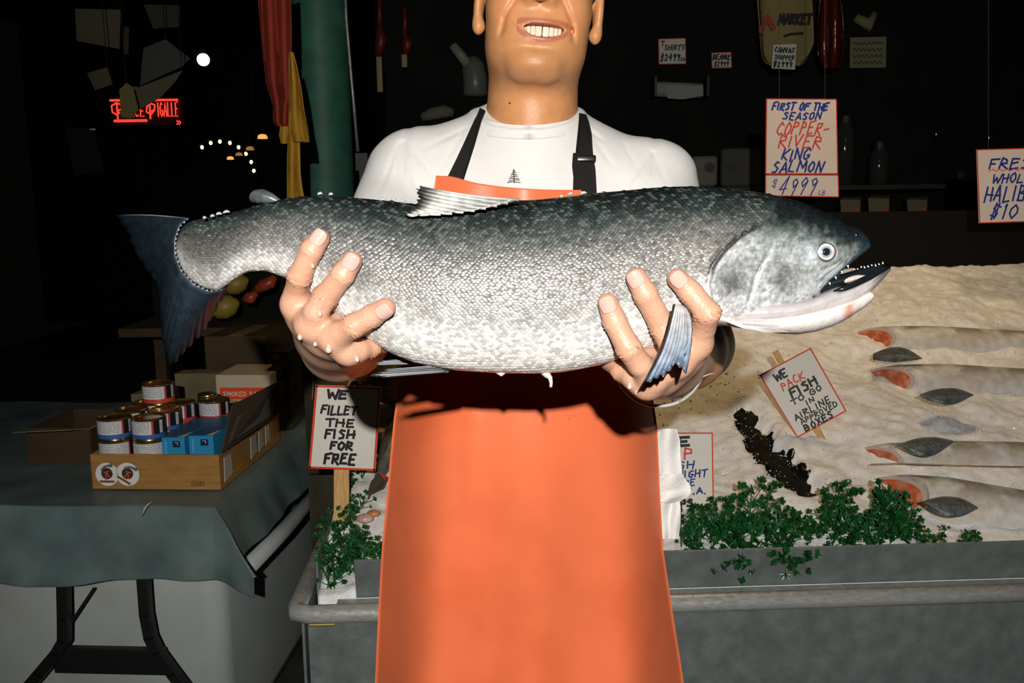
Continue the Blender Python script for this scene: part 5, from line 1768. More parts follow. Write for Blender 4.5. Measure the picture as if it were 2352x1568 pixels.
for (pts, lb) in (([(587,668),(605,655),(622,648),(632,634)], 'red lobster claw above the others behind the tail'), ([(560,688),(575,684),(590,672)], 'red lobster claw lying lower behind the tail')):
    e = MB().tube([PY(a, b, 3.30) for a, b in pts], [.012] + [.022] * (len(pts) - 2) + [.010], 12).build('lobster_claw', RDD, None, smooth=True)
    tag(e, lb, 'claw')
# ================================================================== signs, fish on ice, garnish
PAPER = mat('sign_paper', (.74, .70, .62), rough=.45, spec=.4, var=.04, vscale=12)
PAPERP = mat('sign_paper_pink', (.78, .66, .57), rough=.22, spec=.5, var=.04, vscale=12)
INKS = {'k': mat('marker_black', (.012, .012, .012), rough=.5), 'b': mat('marker_blue', (.015, .035, .26), rough=.5), 'r': mat('marker_red', (.70, .055, .02), rough=.5),
        'g': mat('marker_faint', (.05, .06, .045), rough=.6)}
WOOD = mat('stake_wood', (.62, .36, .13), rough=.7, var=.2, vscale=30, stretch=(8, 8, 1))
def sign(name, label, TL, TR, BR, BL, lines, paper=PAPER, border=.0035, sides='tbrl', cat='sign', thick=.003, parent=None, jit=.075):
    TL, TR, BR, BL = [np.array(q, float) for q in (TL, TR, BR, BL)]
    A = BR - BL; W_ = np.linalg.norm(A); A /= W_
    N = np.cross(A, TL - BL); N /= np.linalg.norm(N)
    B = np.cross(N, A); H_ = float((TL - BL) @ B)
    e = empty(name, (BL + BR) / 2, label, cat) if parent is None else parent
    slab('sign_board', [BL, BR, TR, TL], -N, thick, paper, e)
    fr = (BL, A, B, N)
    if border:
        h = border / 2
        c2 = {k: np.array([(p - BL) @ A, (p - BL) @ B]) for k, p in (('tl', TL), ('tr', TR), ('br', BR), ('bl', BL))}
        cc = sum(c2.values()) / 4
        c2 = {k: v + np.sign(cc - v) * h for k, v in c2.items()}
        sg = {'t': [c2['tl'], c2['tr']], 'b': [c2['bl'], c2['br']], 'l': [c2['bl'], c2['tl']], 'r': [c2['br'], c2['tr']]}
        for q in sides:
            mb = MB(); ribbons(mb, [sg[q]], fr, border, .0005)
            mb.build('border_line', INKS['r'], e)
    by = {}
    for (t, fx, fy, fw, fh, ck, sw, sl) in lines:
        asp = fit(t, fw * W_, fh * H_)
        st, _ = strokes(t, fx * W_, fy * H_, fh * H_, asp, .25, sl, jit)
        mb = MB(); ribbons(mb, st, fr, sw * H_ * 1.45, .0008)
        mb.build('lettering', INKS[ck], e)
    return e, fr, W_, H_
def on_plane(o, n, px, py):
    r = ray(px, py); return CAM + r * (((np.array(o) - CAM) @ n) / (r @ n))

# WE FILLET THE FISH FOR FREE
base = TK(.075, .30, .70)
Yw = base[1] - .02
n0 = np.array([0, -1, 0.0])
q = [on_plane((0, Yw, 0), n0, x, y) for x, y in ((725, 884), (875, 889), (862, 1081), (709, 1075))]
e, fr, W_, H_ = sign('fillet_sign', 'red-edged WE FILLET THE FISH FOR FREE sign on a wooden stake', *q, [
    ('WE', .27, .845, .30, .10, 'k', .022, .1), ('FILLET', .18, .665, .52, .10, 'k', .018, .15), ('THE', .26, .525, .42, .085, 'k', .018, .1),
    ('FISH', .24, .375, .44, .10, 'k', .020, .1), ('FOR', .32, .24, .34, .09, 'k', .021, .1), ('FREE', .24, .075, .46, .115, 'k', .022, .1)], border=.0045, sides='tlrb')
a = on_plane((0, Yw + .006, 0), n0, 784, 1000); b = on_plane((0, Yw + .006, 0), n0, 783, 1250); c = on_plane((0, Yw + .006, 0), n0, 775, 1295)
ax = (b - a) / np.linalg.norm(b - a)
wv = np.cross(np.array([0, 1.0, 0]), ax)
MB().box((a + b) / 2 + np.array([0, .005, 0]) + ax * .0, (.033, .006, np.linalg.norm(b - a)), np.stack([wv, np.array([0, 1.0, 0]), ax], 1), bev=.0012).build('stake', WOOD, e)
slab('stake_point', [b - wv*.0165 + np.array([0, .002, 0]), b + wv*.0165 + np.array([0, .002, 0]), b + ax*.04 - wv*.004 + np.array([0, .002, 0]), b + ax*.04 - wv*.0165 + np.array([0, .002, 0])], np.array([0, 1.0, 0]), .006, WOOD, e)

# WE PACK FISH TO GO IN AIRLINE APPROVED BOXES
pb = ICE(1888, 985, .02)
nP = np.array([-.10, -.95, .30]); nP /= np.linalg.norm(nP)
q = [on_plane(pb, nP, x, y) for x, y in ((1744, 861), (1862, 798), (1945, 944), (1831, 1006))]
e, fr, W_, H_ = sign('airline_box_sign', 'tilted WE PACK FISH TO GO IN AIRLINE APPROVED BOXES sign in ice', *q, [
    ('WE', .20, .80, .24, .11, 'k', .020, .05), ('PACK', .22, .655, .46, .11, 'r', .013, .1), ('FISH', .30, .515, .52, .115, 'k', .022, .05), ('TO GO', .24, .415, .60, .075, 'k', .013, .1),
    ('IN', .46, .325, .16, .065, 'k', .012, .05), ('AIRLINE', .14, .215, .72, .085, 'k', .013, .1), ('APPROVED', .20, .125, .72, .07, 'k', .011, .1), ('BOXES', .20, .02, .56, .085, 'k', .016, .1)], border=.0035)
ax = on_plane(pb, nP, 1905, 1030) - on_plane(pb, nP, 1790, 815); L = np.linalg.norm(ax); ax /= L
ctr = (on_plane(pb, nP, 1905, 1030) + on_plane(pb, nP, 1786, 820)) / 2 - nP * .006
MB().box(ctr, (.016, .004, L + .03), np.stack([np.cross(nP, ax), nP, ax], 1), bev=.001).build('stake', WOOD, e)

# WE SHIP FISH OVERNIGHT ...
sb = ICE(1600, 1172, .0)
nS = np.array([0, -1.0, .12]); nS /= np.linalg.norm(nS)
q = [on_plane(sb, nS, x, y) for x, y in ((1478, 993), (1637, 993), (1640, 1176), (1480, 1182))]
sign('shipping_sign', 'red-edged WE SHIP FISH OVERNIGHT sign half hidden behind the rag', *q, [
    ('WE', .26, .83, .44, .09, 'k', .024, .05), ('SHIP', .20, .655, .52, .145, 'r', .015, .1), ('FISH', .30, .545, .44, .085, 'b', .013, .1), ('OVERNIGHT', .10, .435, .82, .085, 'b', .013, .1),
    ('ANYWHERE', .08, .335, .66, .075, 'b', .012, .05), ('U.S.A.', .44, .235, .46, .065, 'b', .014, .05), ('UPS', .42, .075, .28, .09, 'k', .022, .05)], border=.0028, sides='trb')

# FIRST OF THE SEASON COPPER-RIVER KING SALMON
Yc = 2.86
def PYq(pts, Y): return [PY(a, b, Y) for a, b in pts]
e, fr, W_, H_ = sign('copper_river_sign', 'hanging pale sign reading FIRST OF THE SEASON COPPER-RIVER KING SALMON', *PYq([(1760, 226), (1922, 227), (1925, 400), (1758, 400)], Yc), [
    ('FIRST OF THE', .05, .845, .76, .095, 'b', .017, .25), ('SEASON', .20, .725, .52, .095, 'b', .015, .25), ('COPPER-', .12, .525, .72, .165, 'r', .014, .25),
    ('RIVER', .16, .355, .58, .155, 'r', .014, .25), ('KING', .21, .185, .38, .15, 'b', .017, .25), ('SALMON', .08, .025, .70, .145, 'b', .017, .25)], paper=PAPERP, border=.0030)
sign('', '', *PYq([(1758, 401), (1926, 401), (1927, 453), (1758, 450)], Yc - .002), [('$', .07, .42, .08, .38, 'b', .020, .2), ('4999', .16, .03, .50, .90, 'b', .040, .30), ('LB', .72, .10, .09, .22, 'b', .018, .1)], paper=PAPERP, border=.0028, parent=e)
for px in (1790, 1895):
    MB().tube([PY(px, 228, Yc + .003), PY(px, -140, Yc + .003)], .0008, 5).build('hanging_cord', INKS['k'], e)
e, fr, W_, H_ = sign('halibut_sign', 'hanging pale FRESH WHOLE HALIBUT price sign at the right edge', *PYq([(2243, 343), (2404, 338), (2408, 508), (2249, 513)], 2.80), [
    ('FRESH', .10, .74, .74, .13, 'b', .017, .2), ('WHOLE', .16, .54, .56, .12, 'b', .015, .2), ('HALIBUT', .05, .29, .86, .20, 'b', .017, .2), ('$10', .14, .06, .40, .18, 'b', .016, .3)], paper=PAPERP, border=.003)
for px in (2270, 2380):
    MB().tube([PY(px, 345, 2.803), PY(px, -140, 2.803)], .0008, 5).build('hanging_cord', INKS['k'], e)
mb = MB(); ribbons(mb, [[(W_*.10 + W_*.62*k/12, H_*.70 + (.006 if k % 2 else 0)) for k in range(13)]], fr, .002, .0009); mb.build('underline', INKS['r'], e)

# price signs on the back wall
Yb = 4.685
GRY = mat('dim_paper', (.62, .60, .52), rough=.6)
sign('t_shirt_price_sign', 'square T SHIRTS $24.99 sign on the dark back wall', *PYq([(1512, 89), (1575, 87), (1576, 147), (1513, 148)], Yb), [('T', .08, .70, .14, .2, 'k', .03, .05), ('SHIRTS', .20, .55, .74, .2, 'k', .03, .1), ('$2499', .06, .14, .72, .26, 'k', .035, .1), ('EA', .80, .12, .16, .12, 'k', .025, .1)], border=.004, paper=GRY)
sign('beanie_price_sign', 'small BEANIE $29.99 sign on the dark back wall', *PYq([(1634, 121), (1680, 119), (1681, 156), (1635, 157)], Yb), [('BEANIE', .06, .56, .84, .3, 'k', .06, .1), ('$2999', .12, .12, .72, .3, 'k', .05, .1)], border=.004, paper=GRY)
# canvas shopping bag with its own price sign
CAN = mat('canvas', (.26, .21, .075), rough=.9, bump=.3, bscale=200)
bag = empty('canvas_bag', PY(1805, 150, 4.30), 'tan canvas shopping bag printed MARKET hanging on the back wall', 'bag')
drape('bag_body', [(-10,1738,1860),(46,1742,1863),(100,1746,1866),(130,1750,1856),(145,1758,1846),(152,1772,1838)], 4.30, CAN, bag, .010, 40, 24, 1.2, .02)
fb = (PY(1742, 150, 4.25), np.array([1.0, 0, 0]), TZ, np.array([0, -1.0, 0]))
mpx = 4.25 / F
st, _ = strokes('MARKET', 42*mpx, 88*mpx, 20*mpx, fit('MARKET', 72*mpx, 20*mpx), .25, .1, .03); mb = MB(); ribbons(mb, st, fb, .011, 0); mb.build('bag_lettering', INKS['k'], bag)
mb = MB(); ribbons(mb, [[(56*mpx, 62*mpx), (70*mpx, 66*mpx), (96*mpx, 68*mpx)], [(0*mpx, 0*mpx), (0, 0)]], fb, .010, 0); mb.build('bag_print', INKS['k'], bag)
mb = MB(); ribbons(mb, [[(4*mpx, 72*mpx), (16*mpx, 104*mpx), (30*mpx, 80*mpx)]], fb, .022, .001); mb.build('bag_emblem', mat('faded_red', (.35, .07, .03), rough=.8), bag)
for x in (1770, 1830):
    MB().tube([PY(x, -8, 4.30), PY(x + 4, -80, 4.32), PY(1800, -140, 4.36)], .008, 6).build('bag_handle', CAN, bag)
sign('shopper_price_sign', 'small CANVAS SHOPPER $29.99 sign pinned on the canvas bag', *PYq([(1776, 103), (1829, 101), (1826, 160), (1772, 157)], 4.243), [('CANVAS', .06, .70, .84, .2, 'k', .035, .1), ('SHOPPER', .08, .40, .84, .18, 'k', .03, .1), ('$2999', .06, .08, .80, .22, 'k', .035, .1)], border=0, paper=GRY)
rb = empty('red_net_bag', PY(1908, 155, 4.30), 'dark red shiny plastic bag hanging right of the canvas bag', 'bag')
drape('bag_film', [(-10,1884,1930),(46,1878,1936),(90,1876,1940),(130,1880,1936),(156,1890,1926)], 4.31, mat('red_film', (.10, .015, .008), rough=.15, spec=.7, bump=.6, bscale=25), rb, .014, 40, 24, 2.4, .006)
MB().tube([PY(1890, -8, 4.31), PY(1906, -90, 4.33), PY(1922, -8, 4.31)], .004, 6).build('bag_tie', mat('red_film'), rb)
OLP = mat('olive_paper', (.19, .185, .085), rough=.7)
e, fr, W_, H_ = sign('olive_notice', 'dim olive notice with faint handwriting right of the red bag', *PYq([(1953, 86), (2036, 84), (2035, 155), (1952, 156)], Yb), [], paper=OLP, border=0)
for k in range(4):
    mb = MB(); ribbons(mb, [[(W_*(.08 + .8*j/18), H_*(.80 - .21*k) + H_*.05*math.sin(j*2.2 + k)) for j in range(19)]], fr, .006, .001); mb.build('handwriting', INKS['g'], e)
sc2 = MB().tube([PY(1965, 40, 4.66), PY(1995, 58, 4.66), PY(2010, 30, 4.66)], [.02, .035, .015], 8).build('rolled_cloth', OLP, None, smooth=True); tag(sc2, 'small pale rolled cloth above the olive notice', 'cloth')
# paper roll in its holder
rl_ = empty('paper_roll', PY(1558, 226, 4.56), 'white butcher paper roll below the T-shirt price sign', 'paper roll')
a, b = PY(1505, 205, 4.56), PY(1612, 208, 4.56)
MB().tube([a, b], .035, 18).build('roll', mat('butcher_paper', (.26, .27, .25), rough=.8), rl_, smooth=True)
MB().tube([a - np.array([.02, 0, 0]), b + np.array([.02, 0, 0])], .008, 10).build('spindle', INKS['k'], rl_, smooth=True)
slab('loose_sheet', [PY(1530, 196, 4.52), PY(1614, 196, 4.52), PY(1616, 220, 4.515), PY(1570, 228, 4.51), PY(1533, 226, 4.51)], np.array([0, 1.0, 0]), .001, MATS['butcher_paper'], rl_)
for px in (1500, 1618):
    MB().box(PY(px, 203, 4.61), (.012, .17, .09)).build('bracket', INKS['k'], rl_)
# hanging shirts, jars and tags on the back shelves
SHD = mat('shelf_dark', (.018, .016, .012), rough=.7)
shelf = empty('wall_shelf', PY(1850, 520, 4.4) * np.array([1, 1, 0]), 'dark wall shelf behind the hanging salmon sign', 'shelf')
for py in (432, 512):
    p = PY(1850, py, 4.42)
    MB().box((p[0] + .1, 4.48, p[2]), (1.5, .34, .02)).build('board', SHD, shelf)
for px in (1560, 2190):
    p = PY(px, 500, 4.42)
    MB().box((p[0], 4.5, .75), (.03, .25, 1.5)).build('post', SHD, shelf)
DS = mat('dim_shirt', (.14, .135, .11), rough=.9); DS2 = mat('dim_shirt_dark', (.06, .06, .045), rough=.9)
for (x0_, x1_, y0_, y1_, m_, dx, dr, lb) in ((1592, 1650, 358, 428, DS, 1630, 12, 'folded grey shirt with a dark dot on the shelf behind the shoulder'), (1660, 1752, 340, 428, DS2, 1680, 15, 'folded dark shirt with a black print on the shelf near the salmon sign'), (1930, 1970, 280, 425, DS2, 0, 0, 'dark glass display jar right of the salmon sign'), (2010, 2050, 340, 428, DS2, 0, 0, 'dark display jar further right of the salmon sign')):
    a, b = PY(x0_, y0_, 4.40), PY(x1_, y1_, 4.40)
    nm = 'folded_shirt' if dx else 'display_jar'
    e = empty(nm, ((a[0]+b[0])/2, 4.45, b[2]), lb, 'shirt' if dx else 'jar')
    if dx:
        MB().box(((a[0]+b[0])/2, 4.44, (a[2]+b[2])/2), (b[0]-a[0], .06, a[2]-b[2]), None, bev=.02).build('cloth', m_, e, smooth=True)
        mb = MB(); flat_disc(mb, PY(dx, 385, 4.408), R0, TZ, dr * mpx); mb.build('print_dot', INKS['k'], e)
    else:
        r_ = (b[0]-a[0]) / 2
        MB().lathe([(.001, 0), (r_, 0), (r_, (a[2]-b[2])*.85), (r_*.7, (a[2]-b[2])*.92), (r_*.7, a[2]-b[2])], 20, ((a[0]+b[0])/2, 4.46, b[2])).build('jar_glass', mat('dark_glass', (.03, .032, .028), rough=.1, spec=.7), e, smooth=True)
        MB().lathe([(r_*.75, a[2]-b[2]), (r_*.75, a[2]-b[2]+.03), (.001, a[2]-b[2]+.03)], 20, ((a[0]+b[0])/2, 4.46, b[2])).build('jar_cap', INKS['k'], e)
for (x0_, x1_, y0_, y1_, lb) in ((1930, 1977, 458, 506, 'small tan price tag nearest below the salmon sign'), (1994, 2043, 455, 508, 'middle of the three small tan tags below the shelf'), (2083, 2130, 458, 504, 'rightmost small tan tag below the shelf')):
    e, fr, W_, H_ = sign('shelf_tag', lb, *PYq([(x0_, y0_), (x1_, y0_ + 1), (x1_ - 2, y1_), (x0_ + 3, y1_ - 1)], 4.28), [], paper=mat('tan_tag', (.12, .10, .055), rough=.7), border=0, cat='tag')
    mb = MB(); flat_disc(mb, fr[0] + fr[1]*W_*.78 + fr[2]*H_*.5 - np.array([0, .001, 0]), fr[1], fr[2], W_*.12); mb.build('red_seal', mat('faded_red'), e)
    MB().box(((fr[0] + fr[1]*W_*.5)[0], 4.30, fr[0][2] + H_ + .004), (W_, .04, .012)).build('tag_clip', SHD, e)
for (px, y0_, y1_) in ((2150, 282, 332), (2271, 285, 345)):
    o = MB().tube([PY(px + 3, y0_, 4.6) + np.array([0, .10, 0]), PY(px + 3, y0_, 4.6), PY(px - 2, y1_, 4.6)], .007, 8).build('steel_hook_bar', mat('chrome', (.6, .62, .62), rough=.15, metal=1), None, smooth=True)
    tag(o, 'short chrome bar hanging ' + ('left of' if px < 2200 else 'above') + ' the halibut sign', 'bar')
# tools hanging left of the head
TR_ = mat('tool_red', (.13, .014, .007), rough=.45); TW = mat('tool_handle', (.30, .22, .09), rough=.6)
for (hx, hy, x2, y2, x3, y3, lb) in ((872, 60, 868, 130, 876, 212, 'red tool with a long pale wooden handle hanging left of the head'), (930, 80, 932, 125, 926, 155, 'shorter red tool hanging nearer to the head')):
    e = empty('hanging_tool', PY(x3, y3, 4.6), lb, 'tool')
    MB().tube([PY(hx, hy - 60, 4.6) + np.array([0, .10, 0]), PY(hx, hy - 60, 4.6)], .008, 8).build('peg', SHD, e)
    MB().tube([PY(hx, hy - 60, 4.6), PY(hx, hy, 4.6)], .012, 8).build('tool_shank', TR_, e, smooth=True)
    MB().tube([PY(hx, hy, 4.6), PY((hx+x2)/2 + 6, (hy+y2)/2, 4.6), PY(x2, y2, 4.6)], [.015, .028, .012], 10).build('tool_head', TR_, e, smooth=True)
    MB().box((PY(x2, y2, 4.6) + PY(x3, y3, 4.6)) / 2, (.028, .02, np.linalg.norm(PY(x2, y2, 4.6) - PY(x3, y3, 4.6))), None, bev=.006).build('tool_handle', TW, e, smooth=True)
e = empty('hanging_bottle', PY(1090, 222, 4.6), 'dim grey-green plastic bottle hanging beside the face', 'bottle')
MB().tube([PY(1040, 104, 4.6), PY(1075, 148, 4.6)], [.022, .026], 14).build('bottle_neck', mat('bottle_tip', (.22, .24, .17), rough=.5), e, smooth=True)
MB().tube([PY(1078, 135, 4.62), PY(1086, 150, 4.62), PY(1092, 185, 4.62), PY(1092, 216, 4.62), PY(1092, 222, 4.62)], [.035, .055, .06, .06, .045], 18).build('bottle_body', mat('bottle_dim', (.13, .15, .12), rough=.35), e, smooth=True)
MB().tube([PY(1040, 104, 4.6) + np.array([0, .10, 0]), PY(1040, 104, 4.6)], .008, 8).build('peg', SHD, e)
o = MB().tube([PY(968, 270, 4.66), PY(990, 262, 4.66), PY(1020, 256, 4.66), PY(1042, 258, 4.66)], [.02, .03, .032, .02], 10).build('rolled_newspaper', mat('newsprint', (.14, .14, .10), rough=.8), None, smooth=True)
tag(o, 'dim rolled paper fixed to the wall beside the shoulder strap', 'paper')
o = MB().box(PY(848, 405, 4.64), (.12, .10, .18), None, bev=.01).build('wall_box', mat('grey_box', (.16, .16, .14), rough=.7), None); tag(o, 'grey box between the green column and the sleeve', 'box')

# ------------------------------------------------------------------ cloths hanging by the column
RC = mat('red_cloth', (.24, .024, .009), rough=.75, var=.2, vscale=14, bump=.2, bscale=120)
YC = mat('yellow_cloth', (.40, .21, .012), rough=.7, var=.15, vscale=14, bump=.2, bscale=120)
o = drape('red_cloth', [(-60,588,664),(46,597,668),(120,603,670),(190,611,672),(225,622,672),(240,626,667),(282,630,664),(290,640,664)], 2.60, RC, None, .012, 60, 30, 2.2, .003)
tag(o, 'dark red cloth hanging left of the green column', 'cloth')
yc = empty('yellow_cloth', PY(680, 470, 2.58), 'mustard yellow cloth hanging between red cloth and green column', 'cloth')
drape('upper_fold', [(120,664,674),(150,663,682),(200,664,692),(260,663,700),(300,662,708),(326,672,711)], 2.56, YC, yc, .008, 50, 22, 1.5, .003)
drape('lower_tail', [(290,660,688),(340,661,688),(400,661,690),(450,661,697),(475,662,700)], 2.575, YC, yc, .006, 40, 20, 1.6, .003, ph=1)
drape('side_fold', [(290,645,662),(310,643,663),(330,648,662)], 2.58, YC, yc, .004, 20, 12, 1.0, .003, ph=2)

# ------------------------------------------------------------------ fish lying on the ice
FLESH = mat('salmon_flesh', (.50, .115, .050), rough=.35, col2=(.56, .30, .20), c2scale=40, c2lo=.5, c2hi=.7, var=.3, vscale=60, bump=.3, bscale=90)
BELLY = mat('iced_fish_skin', rough=.40, attr=True, spec=.5, col2=(.62, .60, .56), c2scale=13, c2lo=.44, c2hi=.60, var=.12, vscale=50, bump=.25, bscale=140)
FINB = mat('iced_fin', (.085, .10, .105), rough=.32, var=.5, vscale=45, bump=.5, bscale=160)
def chaikin(p, n=3):
    p = np.array(p, float)
    for _ in range(n):
        q = np.empty((2 * len(p), 2)); q[0] = p[0]; q[-1] = p[-1]
        q[1:-1:2] = p[:-1] * .75 + p[1:] * .25; q[2:-1:2] = (p[:-1] * .25 + p[1:] * .75)[:len(q[2:-1:2])]
        p = q
    return p
def iced_fish(label, cut, end, rad, sink, fins, squash=.8, cutdir=.9, dark=1.0, rot=0.0):
    a, b = ICE(*cut), ICE(*end)
    ax = b - a; L = np.linalg.norm(ax); ax /= L
    nrm = np.array([0, -ICE_S, 1.0]); nrm /= np.linalg.norm(nrm)
    side = np.cross(nrm, ax)               # away from the viewer
    e = empty('headless_salmon', a - nrm * .02, label, 'fish', 'headless salmon bedded in the ice')
    n, k = 40, 30
    V, C = [], []
    for i in range(n):
        t = i / (n - 1)
        r = rad * np.interp(t, [0, .06, .3, .7, 1], [.80, .95, 1.05, .9, .6])
        for j in range(k):
            q = 2 * math.pi * j / k + rot
            up, sd = math.sin(q), math.cos(q)
            c = a + ax * (t * L + cutdir * rad * (.9 * up - .8 * sd) * max(0, 1 - t / .16)) - nrm * sink
            V.append(c + nrm * up * r * squash + side * sd * r)
            w_ = np.clip(.5 + .5 * sd, 0, 1)
            base = np.array([.62, .55, .47]) * (1 - w_) + np.array([.07, .078, .065]) * w_ * dark + np.array([.40, .385, .33]) * w_ * (1 - dark)
            if w_ > .35 and w_ < .75: base = base * .7 + np.array([.16, .165, .15]) * .3
            C.append(base)
    f = [(i*k+j, (i+1)*k+j, (i+1)*k+(j+1) % k, i*k+(j+1) % k) for i in range(n-1) for j in range(k)] + [tuple((n-1)*k + j for j in range(k))]
    mk('body', V, f, BELLY, e, tint=np.array(C))
    ring_ = np.array(V[:k]); c0 = ring_.mean(0)
    rings = [c0 + (ring_ - c0) * s - ax * (.006 * (1 - s)) for s in (1.0, .85, .5, .1)]
    mk('cut_rim', np.concatenate([rings[0], rings[1]]), [(j, k+j, k+(j+1) % k, (j+1) % k) for j in range(k)], mat('pale_cut', (.50, .40, .34), rough=.4), e)
    mk('cut_flesh', np.concatenate(rings[1:]), [(i*k+j, (i+1)*k+j, (i+1)*k+(j+1) % k, i*k+(j+1) % k) for i in range(2) for j in range(k)] + [tuple(2*k + j for j in range(k))], FLESH, e)
    for (ft_, fb_, lift) in fins:
        top, bot = interp_poly(chaikin(ft_), 26), interp_poly(chaikin(fb_), 26)
        g = np.zeros((26, 9, 3))
        for i in range(26):
            for j in range(9):
                s = j / 8
                p = top[i] * (1 - s) + bot[i] * s
                g[i, j] = ICE(p[0], p[1], lift + .012 * math.sin(math.pi * s) + .0012 * math.sin(j * 3.1))
        sheet('pectoral_fin', g, .002, FINB, e, flip=True)
    return e
iced_fish('headless salmon with dark red cut face, highest of the four on the ice', (2003, 775), (2500, 790), .055, .010, [], dark=.9)
iced_fish('headless salmon with bright orange cut face and dark fin, second from the top', (2035, 868), (2500, 880), .060, .012,
          [([(2112,906),(2150,892),(2200,890),(2236,906)], [(2112,908),(2140,924),(2190,932),(2236,908)], .070), ([(2005,812),(2040,797),(2080,796),(2118,822)], [(2005,826),(2040,832),(2080,830),(2118,824)], .045)], dark=.75)
iced_fish('headless salmon lying belly up with pale open belly, third from the top', (2005, 1050), (2500, 1040), .055, .016,
          [([(2062,1022),(2100,1006),(2150,1002),(2190,1012)], [(2062,1024),(2100,1044),(2140,1052),(2190,1016)], .070)], dark=.65)
iced_fish('headless salmon nearest the parsley with white belly and grey fin', (2052, 1128), (2500, 1185), .062, .012,
          [([(2120,1152),(2160,1138),(2210,1142),(2246,1164)], [(2120,1154),(2150,1178),(2200,1192),(2246,1168)], .075)], dark=.70)
# the slit belly of the third fish
slit = MB().tube([ICE(2000, 1066, .042), ICE(2060, 1064, .045), ICE(2180, 1068, .045), ICE(2352, 1072, .045)], .0015, 6)
slit.build('belly_slit', mat('slit_red', (.40, .24, .18), rough=.4), bpy.data.objects['headless_salmon.002'], smooth=True)
# a near-black strip lying in a shallow trench in the ice
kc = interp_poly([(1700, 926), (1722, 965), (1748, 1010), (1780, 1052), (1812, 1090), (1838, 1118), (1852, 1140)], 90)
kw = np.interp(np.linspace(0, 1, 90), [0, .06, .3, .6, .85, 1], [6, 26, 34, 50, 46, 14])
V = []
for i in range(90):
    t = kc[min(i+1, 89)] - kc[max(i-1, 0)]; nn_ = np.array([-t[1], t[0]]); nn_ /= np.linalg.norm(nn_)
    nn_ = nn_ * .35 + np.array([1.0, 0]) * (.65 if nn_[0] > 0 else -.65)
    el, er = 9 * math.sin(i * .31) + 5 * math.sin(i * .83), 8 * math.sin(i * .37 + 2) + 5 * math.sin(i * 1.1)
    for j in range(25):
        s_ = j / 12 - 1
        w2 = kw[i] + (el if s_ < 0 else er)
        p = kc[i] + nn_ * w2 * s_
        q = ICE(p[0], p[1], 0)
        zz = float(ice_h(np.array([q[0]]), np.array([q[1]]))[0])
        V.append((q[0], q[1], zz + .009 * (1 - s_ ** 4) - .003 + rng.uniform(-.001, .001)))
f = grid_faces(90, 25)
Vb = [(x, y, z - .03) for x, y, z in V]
o = mk('black_strip', V + Vb, f + [tuple(x + len(V) for x in q[::-1]) for q in f], mat('strip_black', (.0025, .0034, .0022), rough=.6, spec=.12, bump=.8, bscale=70), None)
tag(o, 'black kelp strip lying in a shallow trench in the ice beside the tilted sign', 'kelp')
NG2 = 260
VA = np.array(V).reshape(90, 25, 3)
jx = np.where(nrs.rand(NG2) < .75, np.where(nrs.rand(NG2) < .5, nrs.randint(0, 5, NG2), nrs.randint(20, 25, NG2)), nrs.randint(0, 25, NG2))
gp = VA[nrs.randint(0, 90, NG2), jx] + nrs.normal(0, .005, (NG2, 3)) * np.array([1, 1, .1]) + np.array([0, 0, .001])
gvv = gp[:, None] + octa[None] * nrs.uniform(.0006, .0022, (NG2, 1, 1)) * (1 + nrs.uniform(-.3, .3, (NG2, 6, 3)))
o2 = mk('ice_crumbs', gvv.reshape(-1, 3), (np.arange(NG2)[:, None, None] * 6 + of[None]).reshape(-1, 3), MATS['ice_grain'], o, smooth=False); o2['kind'] = 'stuff'

# rockfish and a small grey fish on the left part of the ice
def whole_fish(name, label, pts, rads, m_, squash=.7):
    c3 = [ICE(x, y, l) for x, y, l in pts]
    e = empty(name, c3[0], label, 'fish')
    P3 = interp_poly(c3, 24); R3 = np.interp(np.linspace(0, 1, 24), np.linspace(0, 1, len(rads)), rads)
    MB().tube(P3, list(R3), 18).build('body', m_, e, smooth=True)
    return e, P3, R3
rk, P3, R3 = whole_fish('rockfish', 'yellow-brown rockfish with a dark eye above the fillet sign', [(800,905,.05),(830,890,.06),(880,880,.07),(960,880,.06),(1060,890,.04)], [.012, .045, .070, .062, .02], mat('rockfish_skin', (.42, .25, .045), rough=.4, col2=(.14, .09, .03), c2scale=26, c2lo=.45, c2hi=.6, bump=.4, bscale=90))
ep = on_plane(P3[4], np.array([0, -1, 0.0]), 818, 882) - np.array([0, R3[4] * .9, 0])
ee = MB().blob(ep, (.013, .008, .016), None, 16).build('eye', mat('rockfish_eye', (.015, .012, .008), rough=.1), rk, smooth=True)
MB().blob(ep + np.array([0, .003, 0]), (.019, .006, .022), None, 16).build('eye_ring', mat('eye_ring', (.35, .22, .06), rough=.4), rk, smooth=True)
slab('dorsal_spines', [P3[6] + TZ*.06, P3[10] + TZ*.11, P3[15] + TZ*.10, P3[18] + TZ*.05], np.array([0, 1.0, 0]), .004, mat('rock_fin', (.22, .15, .04), rough=.5), rk)
gf_, P3, R3 = whole_fish('grey_fish', 'small dark grey fish with tail pointing down beside the fillet sign', [(930,960,.03),(905,1010,.04),(885,1060,.045),(868,1095,.04)], [.02, .030, .024, .008], mat('grey_fish_skin', (.10, .10, .085), rough=.35, var=.4, vscale=40))
tl = [ICE(868, 1088, .046), ICE(890, 1098, .046), ICE(880, 1120, .05), ICE(843, 1138, .05), ICE(852, 1108, .048)]
slab('tail_fin', tl, np.array([0, -.3, 1.0]), .003, mat('grey_tail', (.06, .06, .05), rough=.4), gf_)
slab('tail_mark', [p + np.array([0, -.001, .004]) for p in (tl[0], tl[1], ICE(884, 1108, .046))], np.array([0, -.3, 1]), .001, mat('faded_red'), gf_)
